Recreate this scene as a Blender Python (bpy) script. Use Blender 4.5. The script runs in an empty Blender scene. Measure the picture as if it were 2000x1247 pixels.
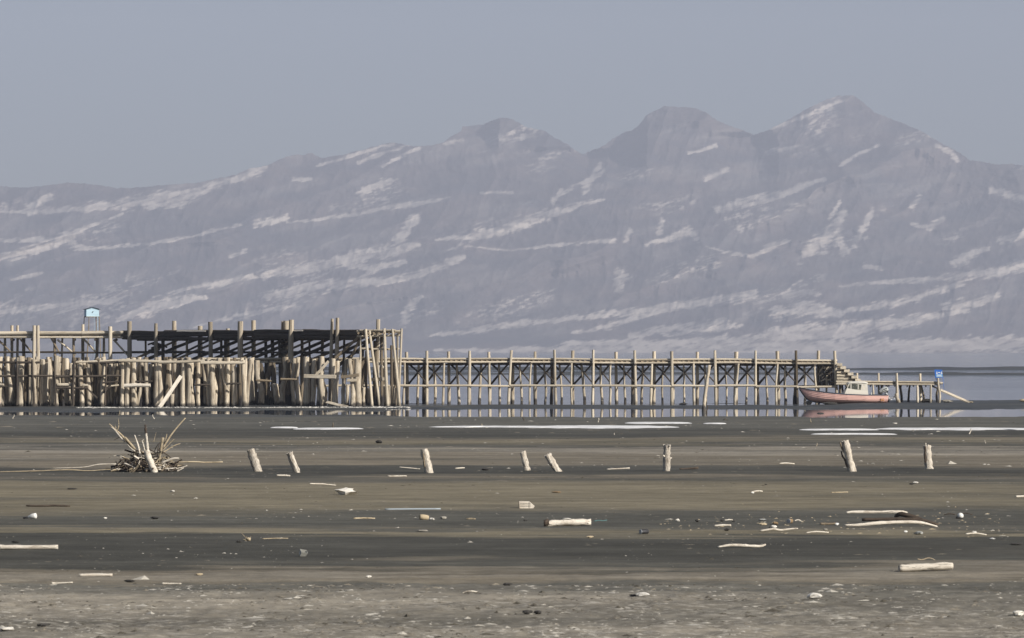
import bpy, math, random
import numpy as np
from mathutils import Vector, Matrix, Quaternion

S = bpy.context.scene
COL = S.collection
R = math.radians
rnd = random.Random(11)

# ------------------------------------------------------------------ camera, sky, sun, exposure
F, HY, H = 7000.0, 686.0, 3.5            # focal length and horizon row in photo pixels, eye height in metres
cd = bpy.data.cameras.new('camera'); cam = bpy.data.objects.new('camera', cd); COL.objects.link(cam)
cam.location = (0, 0, H); cam.rotation_euler = (R(90), 0, 0)
cd.sensor_width = 36.0; cd.lens = 36.0 * F / 2000.0
cd.shift_y = (HY - 623.5) / 2000.0
cd.clip_start = 1.0; cd.clip_end = 60000.0
cd.dof.use_dof = True; cd.dof.focus_distance = 190.0; cd.dof.aperture_fstop = 6.7
S.camera = cam

SUN_EL, SUN_AZ = 30.0, 125.0
w = bpy.data.worlds.new("World"); S.world = w; w.use_nodes = True
sk = w.node_tree.nodes.new('ShaderNodeTexSky'); sk.sky_type = 'NISHITA'; sk.sun_disc = False
sk.sun_elevation = R(SUN_EL); sk.sun_rotation = R(SUN_AZ)
sk.altitude = 1200; sk.air_density = 1.0; sk.dust_density = 4.0; sk.ozone_density = 1.5
bg = w.node_tree.nodes['Background']; bg.inputs[1].default_value = 0.055
w.node_tree.links.new(sk.outputs[0], bg.inputs[0])
sd = bpy.data.lights.new('sun', 'SUN'); sun = bpy.data.objects.new('sun', sd); COL.objects.link(sun)
sd.energy = 5.0; sd.angle = R(0.53); sd.color = (1.0, 0.945, 0.86)
sdir = Vector((math.sin(R(SUN_AZ)) * math.cos(R(SUN_EL)), math.cos(R(SUN_AZ)) * math.cos(R(SUN_EL)), math.sin(R(SUN_EL))))
sun.rotation_euler = sdir.to_track_quat('Z', 'Y').to_euler(); sun.location = (60, 60, 120)
S.view_settings.view_transform = 'Standard'; S.view_settings.look = 'None'
S.view_settings.exposure = 0.38; S.view_settings.gamma = 1.0; S.view_settings.use_curve_mapping = False
S.cycles.use_denoising = True
S.cycles.max_bounces = 6; S.cycles.volume_bounces = 0
HAZE_DENSITY = 1.30e-4
HAZE_COLOR = (0.74, 0.80, 0.985)

# ------------------------------------------------------------------ noise
def hash2(ix, iy, seed):
    n = (ix.astype(np.int64) * 374761393 + iy.astype(np.int64) * 668265263 + seed * 974634777) & 0xffffffff
    n = ((n ^ (n >> 13)) * 1274126177) & 0xffffffff
    n = n ^ (n >> 16)
    return (n & 0xffff) / 65535.0
def vnoise(x, y, seed=0):
    x = np.asarray(x, float); y = np.asarray(y, float)
    ix = np.floor(x); iy = np.floor(y); fx = x - ix; fy = y - iy
    ux = fx * fx * fx * (fx * (fx * 6 - 15) + 10); uy = fy * fy * fy * (fy * (fy * 6 - 15) + 10)
    a = hash2(ix, iy, seed); b = hash2(ix + 1, iy, seed); c = hash2(ix, iy + 1, seed); d = hash2(ix + 1, iy + 1, seed)
    return (a * (1 - ux) + b * ux) * (1 - uy) + (c * (1 - ux) + d * ux) * uy
def fbm(x, y, seed=0, octv=4, gain=0.5):
    s = 0; a = 1; t = 0
    for o in range(octv):
        s = s + a * vnoise(x * 2 ** o + 17.3 * o, y * 2 ** o + 9.1 * o, seed + o); t += a; a *= gain
    return s / t * 2 - 1
def ridged(x, y, seed=0, octv=4, gain=0.5):
    s = 0; a = 1; t = 0
    for o in range(octv):
        n = 1 - np.abs(vnoise(x * 2 ** o + 5.3 * o, y * 2 ** o + 3.7 * o, seed + o) * 2 - 1)
        s = s + a * n * n; t += a; a *= gain
    return s / t
def sstep(a, b, x):
    t = np.clip((np.asarray(x, float) - a) / (b - a), 0, 1); return t * t * (3 - 2 * t)

# ------------------------------------------------------------------ object helpers
def link(o): COL.objects.link(o); return o
def tag(o, label, cat=None, group=None, kind=None):
    if label: o['label'] = label
    if cat: o['category'] = cat
    if group: o['group'] = group
    if kind: o['kind'] = kind
    return o
def thing(name, loc, label, cat, group=None):
    o = bpy.data.objects.new(name, None); link(o); o.location = loc; o.empty_display_size = 0.3
    return tag(o, label, cat, group)
def mesh_of(name, verts, faces, mat=None, smooth=False):
    m = bpy.data.meshes.new(name)
    m.from_pydata([tuple(v) for v in verts], [], [tuple(f) for f in faces])
    if mat: m.materials.append(mat)
    if smooth: m.polygons.foreach_set('use_smooth', [True] * len(m.polygons))
    m.update(); return m
def put(name, mesh, parent=None, mat=None, M=None):
    o = bpy.data.objects.new(name, mesh); link(o)
    if parent is not None: o.parent = parent
    if M is not None: o.matrix_local = M
    if mat is not None:
        if len(mesh.materials) == 0: mesh.materials.append(None)
        o.material_slots[0].link = 'OBJECT'; o.material_slots[0].material = mat
    return o
def grid_mesh(name, V, nr, nc, mat, smooth=True, attr=None):
    V = np.asarray(V, np.float32).reshape(-1, 3)
    i = np.arange(nr - 1)[:, None] * nc + np.arange(nc - 1)[None, :]
    f = np.stack([i, i + 1, i + 1 + nc, i + nc], -1).reshape(-1, 4).astype(np.int32)
    m = bpy.data.meshes.new(name)
    m.vertices.add(len(V)); m.vertices.foreach_set('co', V.ravel())
    m.loops.add(f.size); m.loops.foreach_set('vertex_index', f.ravel())
    m.polygons.add(len(f)); m.polygons.foreach_set('loop_start', np.arange(0, f.size, 4, dtype=np.int32))
    m.polygons.foreach_set('loop_total', np.full(len(f), 4, np.int32))
    m.polygons.foreach_set('use_smooth', np.full(len(f), smooth))
    m.update(calc_edges=True)
    if attr:
        for k, a in attr.items():
            at = m.attributes.new(k, 'FLOAT', 'POINT'); at.data.foreach_set('value', np.asarray(a, np.float32).ravel())
    m.materials.append(mat); return m
def loft(rings, closed=True, caps=True):
    n = len(rings[0]); V = [p for r in rings for p in r]; Fc = []
    for i in range(len(rings) - 1):
        for j in range(n if closed else n - 1):
            k = (j + 1) % n
            Fc.append((i * n + j, i * n + k, (i + 1) * n + k, (i + 1) * n + j))
    if caps and closed:
        Fc.append(tuple(reversed(range(n)))); Fc.append(tuple(range((len(rings) - 1) * n, len(rings) * n)))
    return V, Fc
def box_vf(x0, x1, y0, y1, z0, z1):
    V = [(x0, y0, z0), (x1, y0, z0), (x1, y1, z0), (x0, y1, z0), (x0, y0, z1), (x1, y0, z1), (x1, y1, z1), (x0, y1, z1)]
    return V, [(3, 2, 1, 0), (4, 5, 6, 7), (0, 1, 5, 4), (1, 2, 6, 5), (2, 3, 7, 6), (3, 0, 4, 7)]

def P(px, py, Z):                       # a photo pixel at distance Z becomes a place in the world
    return Vector(((px - 1000) / F * Z, Z, H + (HY - py) / F * Z))
def Zg(py): return F * H / (py - HY)    # distance of level ground seen at photo row py

# ------------------------------------------------------------------ materials
def mat(name):
    m = bpy.data.materials.new(name); m.use_nodes = True
    nt = m.node_tree; b = nt.nodes['Principled BSDF']
    return m, nt, b
def N(nt, typ, **kw):
    n = nt.nodes.new(typ)
    for k, v in kw.items():
        if isinstance(k, str) and hasattr(n, k): setattr(n, k, v)
    return n
def L(nt, a, b): nt.links.new(a, b)
def math_n(nt, op, a, b=None, c=None, clamp=False):
    n = nt.nodes.new('ShaderNodeMath'); n.operation = op; n.use_clamp = clamp
    for i, v in enumerate((a, b, c)):
        if v is None: continue
        if isinstance(v, (int, float)): n.inputs[i].default_value = v
        else: nt.links.new(v, n.inputs[i])
    return n.outputs[0]
def noise_n(nt, vec, scale=(1, 1, 1), detail=4, rough=0.55, dist=0.0, sc=1.0):
    mp = nt.nodes.new('ShaderNodeMapping'); mp.inputs['Scale'].default_value = scale
    nt.links.new(vec, mp.inputs['Vector'])
    n = nt.nodes.new('ShaderNodeTexNoise'); n.inputs['Scale'].default_value = sc; n.inputs['Detail'].default_value = detail
    n.inputs['Roughness'].default_value = rough; n.inputs['Distortion'].default_value = dist
    nt.links.new(mp.outputs[0], n.inputs['Vector']); return n.outputs['Fac']
def ramp_n(nt, fac, stops, interp='LINEAR'):
    r = nt.nodes.new('ShaderNodeValToRGB'); r.color_ramp.interpolation = interp
    e = r.color_ramp.elements
    while len(e) < len(stops): e.new(0.5)
    for el, (p, c) in zip(e, stops):
        el.position = p; el.color = (c, c, c, 1) if isinstance(c, (int, float)) else (*c, 1)
    nt.links.new(fac, r.inputs[0]); return r.outputs[0]
def mix_n(nt, fac, a, b, blend='MIX'):
    n = nt.nodes.new('ShaderNodeMix'); n.data_type = 'RGBA'; n.blend_type = blend
    for s, v in ((n.inputs[0], fac), (n.inputs[6], a), (n.inputs[7], b)):
        if isinstance(v, (int, float)): s.default_value = v
        elif isinstance(v, tuple): s.default_value = (*v, 1) if len(v) == 3 else v
        else: nt.links.new(v, s)
    return n.outputs[2]
def bump_n(nt, h, strength, dist):
    n = nt.nodes.new('ShaderNodeBump'); n.inputs['Strength'].default_value = strength; n.inputs['Distance'].default_value = dist
    nt.links.new(h, n.inputs['Height']); return n.outputs[0]

def wood(name, c1, c2, c3, stain=0.0, stain_top=0.5, var=0.35, gs=(3.2, 3.2, 1.1), bs=(1.1, 1.1, 3.5), ks=(7.5, 7.5, 0.7), bd=0.02, bt=0.52):
    """weathered timber: streaky along the piece, split by dark checks, darker wet foot where it stands in the lake bed"""
    m, nt, b = mat(name)
    tc = N(nt, 'ShaderNodeTexCoord'); oi = N(nt, 'ShaderNodeObjectInfo'); ge = N(nt, 'ShaderNodeNewGeometry')
    off = N(nt, 'ShaderNodeVectorMath'); off.operation = 'SCALE'; off.inputs[0].default_value = (37, 53, 71)
    L(nt, oi.outputs['Random'], off.inputs['Scale'])
    ad = N(nt, 'ShaderNodeVectorMath'); ad.operation = 'ADD'; L(nt, tc.outputs['Object'], ad.inputs[0]); L(nt, off.outputs[0], ad.inputs[1])
    v = ad.outputs[0]
    streak = noise_n(nt, v, gs, 5, 0.65, 0.6)
    blotch = noise_n(nt, v, bs, 3, 0.6)
    col = mix_n(nt, ramp_n(nt, streak, [(0.32, 0.0), (0.68, 1.0)]), c2, c1)
    col = mix_n(nt, ramp_n(nt, blotch, [(bt, 0.0), (bt + 0.2, 0.6)]), col, c3)
    crack = noise_n(nt, v, ks, 3, 0.6, 0.3)
    ck = ramp_n(nt, crack, [(0.33, 1.0), (0.40, 0.0)])
    col = mix_n(nt, math_n(nt, 'MULTIPLY', ck, 0.75), col, tuple(0.22 * x for x in c3))
    val = math_n(nt, 'MULTIPLY_ADD', oi.outputs['Random'], var, 1.0 - var * 0.6)
    hs = N(nt, 'ShaderNodeHueSaturation'); L(nt, col, hs.inputs['Color']); L(nt, val, hs.inputs['Value'])
    col = hs.outputs[0]
    if stain:
        sx = N(nt, 'ShaderNodeSeparateXYZ'); L(nt, ge.outputs['Position'], sx.inputs[0])
        nz = noise_n(nt, ge.outputs['Position'], (2.2, 2.2, 0.8), 4, 0.6)
        zz = math_n(nt, 'SUBTRACT', sx.outputs[2], math_n(nt, 'MULTIPLY_ADD', nz, stain_top * 2.4, -stain_top * 0.6))
        fac = math_n(nt, 'MULTIPLY', ramp_n(nt, math_n(nt, 'ADD', zz, 0.5), [(0.42, 1.0), (0.58, 0.0)]), stain)
        col = mix_n(nt, fac, col, (0.028, 0.026, 0.026))
    L(nt, col, b.inputs['Base Color']); b.inputs['Roughness'].default_value = 0.86
    b.inputs['Specular IOR Level'].default_value = 0.25
    L(nt, bump_n(nt, math_n(nt, 'SUBTRACT', streak, math_n(nt, 'MULTIPLY', ck, 0.6)), 0.8, bd), b.inputs['Normal'])
    return m
W_PALE = wood('wood_weathered_pale', (0.62, 0.56, 0.46), (0.42, 0.355, 0.26), (0.27, 0.205, 0.14), 0.55, 0.22)
W_GREY_SHADE = wood('wood_post_grey_shade', (0.44, 0.385, 0.305), (0.30, 0.25, 0.185), (0.17, 0.125, 0.085), 0.6, 0.3, 0.4)  # pale post wood darkened to hold the shade under the deck
W_PILE = wood('wood_pile', (0.63, 0.56, 0.455), (0.37, 0.31, 0.225), (0.20, 0.14, 0.085), 0.9, 0.36, 0.42, bt=0.49)
W_WET_SHADE = wood('wood_pile_wet_foot_and_shade', (0.175, 0.143, 0.102), (0.095, 0.075, 0.052), (0.05, 0.037, 0.027), 1.0, 0.85, 0.6)  # wet foot, plus shade of rear rows and gaps put into the colour
W_MID = wood('wood_brown', (0.30, 0.245, 0.175), (0.19, 0.145, 0.095), (0.10, 0.07, 0.045), 0.4, 0.3)
W_DARK_SHADE = wood('wood_dark_and_shade', (0.095, 0.078, 0.062), (0.052, 0.042, 0.034), (0.025, 0.021, 0.018), 0.0, 0.3)  # dark timber; its colour also carries shade along the deck edge
W_BONE = wood('driftwood_bleached', (0.72, 0.67, 0.58), (0.52, 0.46, 0.38), (0.28, 0.23, 0.17), 0.0, 0.1, 0.25)
W_STUMP = wood('stump_wood', (0.70, 0.65, 0.57), (0.46, 0.40, 0.32), (0.20, 0.155, 0.115), 0.0, 0.1, 0.25, gs=(2.6, 2.6, 3.0), bs=(1.4, 1.4, 4.0), ks=(4.5, 4.5, 1.5), bd=0.05, bt=0.47)
W_TWIG = wood('driftwood_tan', (0.52, 0.44, 0.31), (0.33, 0.265, 0.175), (0.16, 0.115, 0.07), 0.0, 0.1, 0.5)
W_ROT = wood('driftwood_rotten', (0.10, 0.075, 0.055), (0.05, 0.038, 0.03), (0.03, 0.024, 0.02), 0.0, 0.1, 0.4)
LY = dict(gs=(3.0, 30, 30), bs=(5, 9, 9), ks=(2.2, 42, 42), bd=0.012)      # the same woods for pieces modelled at full size, lying along X
LW = {W_BONE: wood('driftwood_bleached_lying', (0.72, 0.67, 0.58), (0.52, 0.46, 0.38), (0.28, 0.23, 0.17), 0.0, 0.1, 0.25, **LY),
      W_TWIG: wood('driftwood_tan_lying', (0.52, 0.44, 0.31), (0.33, 0.265, 0.175), (0.16, 0.115, 0.07), 0.0, 0.1, 0.5, **LY),
      W_ROT: wood('driftwood_rotten_lying', (0.10, 0.075, 0.055), (0.05, 0.038, 0.03), (0.03, 0.024, 0.02), 0.0, 0.1, 0.4, **LY),
      W_MID: wood('driftwood_brown_lying', (0.30, 0.245, 0.175), (0.19, 0.145, 0.095), (0.10, 0.07, 0.045), 0.0, 0.1, 0.4, **LY)}

def paint(name, col, wear=(0.2, 0.17, 0.13), amount=0.25, rough=0.55, scale=2.0, spec=0.3):
    m, nt, b = mat(name)
    tc = N(nt, 'ShaderNodeTexCoord'); oi = N(nt, 'ShaderNodeObjectInfo')
    n1 = noise_n(nt, tc.outputs['Object'], (scale, scale, scale * 2.2), 6, 0.65)
    n2 = noise_n(nt, tc.outputs['Object'], (scale * 0.35, scale, scale * 4), 3, 0.5)
    c = mix_n(nt, ramp_n(nt, n2, [(0.35, 0.0), (0.7, 1.0)]), tuple(0.86 * x for x in col), col)
    c = mix_n(nt, ramp_n(nt, n1, [(0.60 - 0.1 * amount, 0.0), (0.72 - 0.1 * amount, min(1.0, amount * 2.2))]), c, wear)
    L(nt, c, b.inputs['Base Color']); b.inputs['Roughness'].default_value = rough
    b.inputs['Specular IOR Level'].default_value = spec
    L(nt, bump_n(nt, n1, 0.25, 0.01), b.inputs['Normal'])
    return m
P_PINK = paint('boat_paint_pink', (0.74, 0.455, 0.395), (0.20, 0.12, 0.09), 0.25, 0.6, 1.6)
P_WHITE = paint('boat_paint_white', (0.78, 0.74, 0.65), (0.40, 0.31, 0.21), 0.22, 0.55, 1.4)
P_NAVY = paint('boat_paint_blue_grey', (0.075, 0.09, 0.115), (0.05, 0.05, 0.05), 0.2, 0.55)
P_BLUE = paint('cabin_paint_light_blue', (0.47, 0.64, 0.74), (0.25, 0.33, 0.37), 0.12, 0.6, 1.2)
P_SIGN = paint('sign_paint_blue', (0.035, 0.155, 0.55), (0.08, 0.16, 0.35), 0.12, 0.45, 3.0)
P_SIGN_LIGHT = paint('sign_paint_pale_blue', (0.16, 0.42, 0.72), (0.2, 0.35, 0.5), 0.1, 0.45, 3.0)
P_SIGN_WHITE = paint('sign_paint_white', (0.78, 0.80, 0.80), (0.5, 0.55, 0.6), 0.1, 0.5, 3.0)
P_GREY = paint('motor_shell_grey', (0.50, 0.52, 0.50), (0.25, 0.25, 0.24), 0.2, 0.4, 5.0, 0.5)
P_DARK = paint('dark_plastic', (0.028, 0.028, 0.032), (0.06, 0.06, 0.06), 0.2, 0.5, 5.0)
P_STEEL = paint('bare_steel', (0.30, 0.32, 0.34), (0.16, 0.13, 0.11), 0.35, 0.42, 5.0, 0.6)
P_ORANGE = paint('faded_orange', (0.55, 0.27, 0.13), (0.45, 0.2, 0.14), 0.4, 0.6, 8.0)
P_PLASTIC = paint('white_plastic', (0.76, 0.75, 0.71), (0.45, 0.42, 0.36), 0.12, 0.45, 6.0, 0.4)
P_CLOUDY = paint('cloudy_plastic', (0.36, 0.36, 0.33), (0.22, 0.22, 0.2), 0.2, 0.35, 6.0, 0.5)
P_TEAL = paint('teal_rope', (0.10, 0.20, 0.20), (0.08, 0.2, 0.2), 0.2, 0.8, 8.0)
P_OCHRE = paint('rusty_ochre', (0.24, 0.165, 0.09), (0.15, 0.08, 0.04), 0.4, 0.7, 8.0)
P_PIPE = paint('pale_blue_pipe', (0.33, 0.38, 0.42), (0.2, 0.2, 0.2), 0.15, 0.5, 4.0)
P_ROCKW = paint('salt_white_stone', (0.66, 0.63, 0.57), (0.34, 0.30, 0.25), 0.35, 0.9, 6.0, 0.1)
P_ROCKG = paint('grey_stone', (0.30, 0.28, 0.24), (0.16, 0.14, 0.12), 0.35, 0.9, 6.0, 0.1)
P_CLOD = paint('dark_clod', (0.055, 0.052, 0.048), (0.03, 0.03, 0.03), 0.35, 0.9, 6.0, 0.1)
P_MUDG = paint('dry_mud_lump', (0.20, 0.178, 0.142), (0.12, 0.105, 0.085), 0.4, 0.9, 6.0, 0.1)
P_SALT = paint('salt_crust', (0.42, 0.395, 0.345), (0.26, 0.235, 0.195), 0.5, 0.9, 6.0, 0.1)
P_CLODB = paint('brown_clod', (0.085, 0.076, 0.06), (0.05, 0.045, 0.04), 0.35, 0.9, 6.0, 0.1)
P_TANB = paint('tan_foam', (0.45, 0.37, 0.25), (0.25, 0.2, 0.13), 0.3, 0.85, 6.0, 0.1)
P_CABLE = paint('pale_cable', (0.42, 0.42, 0.42), (0.3, 0.3, 0.3), 0.1, 0.6, 4.0)

m, nt, b = mat('dirty_glass'); GLASS = m
b.inputs['Base Color'].default_value = (0.30, 0.31, 0.27, 1); b.inputs['Roughness'].default_value = 0.12
b.inputs['Transmission Weight'].default_value = 0.75; b.inputs['IOR'].default_value = 1.1

# ------------------------------------------------------------------ lake bed
def ground_z(X, Y):
    X = np.asarray(X, float); Y = np.asarray(Y, float)
    px = 1000 + X / np.maximum(Y, 20) * F
    left = 1 - sstep(700, 860, px); right = sstep(1560, 1680, px)
    n1 = fbm(X / 14.0, Y / 9.0, 3, 4); n2 = fbm(X / 2.6, Y / 1.7, 21, 3); n3 = fbm(X / 0.55, Y / 0.42, 33, 3)
    edge = n1 * 6.0 + 5.0 * fbm(X / 3.5, Y / 5.0, 53, 3)
    y = Y + edge * sstep(150, 190, Y)
    lo = 192 + 9 * left; hi = 221 - 8.0 * left
    chan = sstep(lo - 3, lo + 3, y) * (1 - sstep(hi - 2, hi + 2, y))
    sea = sstep(236, 246, Y + n1 * 4) * (1 - right) + right * sstep(252, 262, Y + n1 * 4)
    z = 0.0 + 0.008 * n1 + 0.008 * n2
    z = z + 0.065 * fbm(X / 5.0, Y / 3.0, 57, 4) * sstep(176, 190, Y) * (1 - sstep(250, 270, Y)) - 0.135 * chan - 0.05 * sstep(229, 236, Y) * (1 - right) + 0.05 * right * sstep(223, 230, Y)
    z = z * (1 - sea) + sea * (-0.30)
    z = z + sea * 0.238 * np.clip(fbm(X / 8.0, Y / 14.0, 71, 4) * 1.6 + 0.35, 0, 1) * (1 - sstep(480, 640, Y))
    for yc, wd, hh, sd_ in ((700, 26, 0.82, 5), (555, 18, 0.50, 8)):
        prof = np.exp(-((Y - yc + 14 * fbm(X / 40, Y * 0, sd_, 3)) / wd) ** 2)
        z = z + prof * hh * np.clip(0.85 + 0.45 * fbm(X / 17.0, Y / 60.0, sd_ + 40, 4), 0.0, 1.3)
    near = 1 - sstep(48, 64, Y + n1 * 4)
    z = z + near * (0.022 * n3 + 0.014 * n2 + 0.02 * fbm(X / 0.2, Y / 0.25, 39, 2)) + (1 - sstep(100, 180, Y)) * 0.004 * n3
    fade = 1 - sstep(0.17, 0.195, np.abs(X) / (np.abs(Y) + 40))
    flat = np.where(Y > 240, -0.30, 0.0)
    return z * fade + flat * (1 - fade)
def gz(x, y): return float(ground_z(np.array([x]), np.array([y]))[0])

rows = F * H / np.concatenate([np.linspace(640, 118, 400), np.linspace(117, 100, 40), np.linspace(99.5, 15.5, 130)])
rows = np.concatenate([[-400.0, 0.0, 20.0, 32.0], rows, [2200.0, 4000.0, 7400.0]])
sc = np.linspace(-0.2, 0.2, 720)
GX = sc[None, :] * (np.abs(rows)[:, None] + 40); GY = np.repeat(rows[:, None], len(sc), 1)
GX = np.concatenate([np.full((len(rows), 1), -6200.0), GX, np.full((len(rows), 1), 6200.0)], 1)
GY = np.concatenate([rows[:, None], GY, rows[:, None]], 1)
GZ = ground_z(GX, GY)

m, nt, b = mat('lake_bed_mud'); MUD = m
ge = N(nt, 'ShaderNodeNewGeometry'); pos = ge.outputs['Position']
sx = N(nt, 'ShaderNodeSeparateXYZ'); L(nt, pos, sx.inputs[0])
warp = math_n(nt, 'MULTIPLY_ADD', noise_n(nt, pos, (0.05, 0.10, 0.1), 3, 0.5), 2.0, -1.0)
warp2 = math_n(nt, 'MULTIPLY_ADD', noise_n(nt, pos, (0.28, 0.9, 0.1), 4, 0.6), 2.0, -1.0)
yy = math_n(nt, 'MAXIMUM', sx.outputs[1], 30.0)
# drying mud lies in bands along the old shore lines; their distance from the water's edge sets colour
inv = math_n(nt, 'DIVIDE', F * H, yy)
v = math_n(nt, 'ADD', inv, math_n(nt, 'MULTIPLY', math_n(nt, 'MULTIPLY', warp, inv), 0.11))
v = math_n(nt, 'ADD', v, math_n(nt, 'MULTIPLY', math_n(nt, 'MULTIPLY', warp2, inv), 0.035))
strk0 = noise_n(nt, pos, (0.16, 0.7, 0.1), 5, 0.65, 0.3)
v = math_n(nt, 'ADD', v, math_n(nt, 'MULTIPLY', math_n(nt, 'MULTIPLY_ADD', strk0, 1.0, -0.5), math_n(nt, 'MULTIPLY', inv, 0.10)))
vn = math_n(nt, 'DIVIDE', math_n(nt, 'SUBTRACT', v, 100.0), 500.0, clamp=True)
BR = (0.168, 0.145, 0.108); DK = (0.058, 0.056, 0.047); MD = (0.082, 0.079, 0.066); GR = (0.102, 0.098, 0.083); LT = (0.235, 0.210, 0.168); TN = (0.176, 0.153, 0.106); WET = (0.052, 0.056, 0.058)
bands = [(100, WET), (122, WET), (128, GR), (150, GR), (157, DK), (166, DK), (170, BR), (178, TN), (186, DK), (192, LT), (198, LT), (203, BR), (222, BR), (227, DK),
         (240, DK), (246, BR), (252, DK), (257, TN), (314, TN), (325, MD), (348, MD), (353, TN), (362, TN), (368, DK), (410, DK), (417, BR), (424, LT),
         (440, BR), (449, GR), (476, LT), (530, LT)]
r = nt.nodes.new('ShaderNodeValToRGB'); e = r.color_ramp.elements
while len(e) < len(bands): e.new(0.5)
for el, (p, c) in zip(e, bands): el.position = (p - 100) / 500.0; el.color = (*c, 1)
L(nt, vn, r.inputs[0]); col = r.outputs[0]
lens = noise_n(nt, pos, (0.035, 0.16, 0.1), 4, 0.55, 0.4)
col = mix_n(nt, ramp_n(nt, lens, [(0.50, 0.0), (0.62, 0.6)]), col, mix_n(nt, 0.5, DK, GR))
strk = noise_n(nt, pos, (0.11, 0.42, 0.1), 6, 0.68, 0.3)
col = mix_n(nt, 1.0, col, ramp_n(nt, strk, [(0.28, 0.70), (0.72, 1.30)]), 'MULTIPLY')
strk2 = noise_n(nt, pos, (0.5, 1.3, 0.1), 4, 0.6, 0.2)
col = mix_n(nt, 1.0, col, ramp_n(nt, strk2, [(0.3, 0.82), (0.7, 1.18)]), 'MULTIPLY')
lens2 = noise_n(nt, pos, (0.05, 0.22, 0.1), 5, 0.6, 0.2)
dry = math_n(nt, 'MULTIPLY', ramp_n(nt, lens2, [(0.54, 0.0), (0.66, 0.6)]), ramp_n(nt, vn, [(0.10, 0.4), (0.72, 0.3), (0.80, 0.7)]))
col = mix_n(nt, dry, col, mix_n(nt, 0.5, BR, LT))
fine = noise_n(nt, pos, (1.6, 2.4, 1), 6, 0.7)
col = mix_n(nt, 1.0, col, ramp_n(nt, fine, [(0.25, 0.72), (0.75, 1.25)]), 'MULTIPLY')
grain = noise_n(nt, pos, (14, 22, 10), 3, 0.7)
col = mix_n(nt, 1.0, col, ramp_n(nt, grain, [(0.25, 0.78), (0.75, 1.2)]), 'MULTIPLY')
# salt crust in the driest places: near rows and one old shore line
saltn = noise_n(nt, pos, (3.2, 6.0, 3), 6, 0.75)
saltp = noise_n(nt, pos, (0.16, 0.35, 1), 3, 0.5)
sz = ramp_n(nt, vn, [(0.0, 0.0), (0.165, 0.0), (0.185, 0.5), (0.20, 0.5), (0.215, 0.0), (0.69, 0.0), (0.76, 0.8), (0.84, 1.0), (0.93, 0.9), (1.0, 0.6)])
sf = math_n(nt, 'MULTIPLY', math_n(nt, 'MULTIPLY', ramp_n(nt, saltn, [(0.51, 0.0), (0.61, 1.0)]), ramp_n(nt, saltp, [(0.34, 0.2), (0.58, 1.0)])), sz)
col = mix_n(nt, math_n(nt, 'MULTIPLY', sf, 0.42), col, (0.62, 0.58, 0.51))
L(nt, col, b.inputs['Base Color']); b.inputs['Specular IOR Level'].default_value = 0.12
L(nt, ramp_n(nt, vn, [(0.0, 0.55), (0.06, 0.8), (1.0, 0.95)]), b.inputs['Roughness'])
hgt = math_n(nt, 'ADD', math_n(nt, 'MULTIPLY', fine, 0.6), math_n(nt, 'MULTIPLY', grain, 0.3))
L(nt, bump_n(nt, hgt, 0.35, 0.05), b.inputs['Normal'])
g = put('ground', grid_mesh('ground', np.stack([GX, GY, GZ], -1), *GX.shape, MUD)); tag(g, 'grey brown mud of the dried lake bed in long bands', kind='structure')

# ------------------------------------------------------------------ water
m, nt, b = mat('lake_water'); WATER = m
ge = N(nt, 'ShaderNodeNewGeometry'); pos = ge.outputs['Position']; sx = N(nt, 'ShaderNodeSeparateXYZ'); L(nt, pos, sx.inputs[0])
b.inputs['Base Color'].default_value = (0.08, 0.095, 0.12, 1); b.inputs['IOR'].default_value = 1.33
b.inputs['Roughness'].default_value = 0.03
n1 = noise_n(nt, pos, (0.55, 0.9, 1), 5, 0.65); n2 = noise_n(nt, pos, (0.05, 0.04, 1), 3, 0.5)
far = ramp_n(nt, math_n(nt, 'DIVIDE', sx.outputs[1], 500.0), [(0.40, 0.0), (0.455, 0.02), (0.50, 0.6), (0.9, 1.0)])
amp = math_n(nt, 'MULTIPLY', far, math_n(nt, 'MULTIPLY_ADD', n2, 1.2, 0.1))
h = math_n(nt, 'MULTIPLY', n1, amp)
bm = nt.nodes.new('ShaderNodeBump'); bm.inputs['Strength'].default_value = 0.9; bm.inputs['Distance'].default_value = 0.35; L(nt, h, bm.inputs['Height'])
L(nt, bm.outputs[0], b.inputs['Normal'])
WZ = -0.06
wt = put('water', mesh_of('water', [(-6200, 150, WZ), (6200, 150, WZ), (6200, 8300, WZ), (-6200, 8300, WZ)], [(0, 1, 2, 3)], WATER))
tag(wt, 'shallow still lake water behind and in front of the pier', kind='structure')

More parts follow.
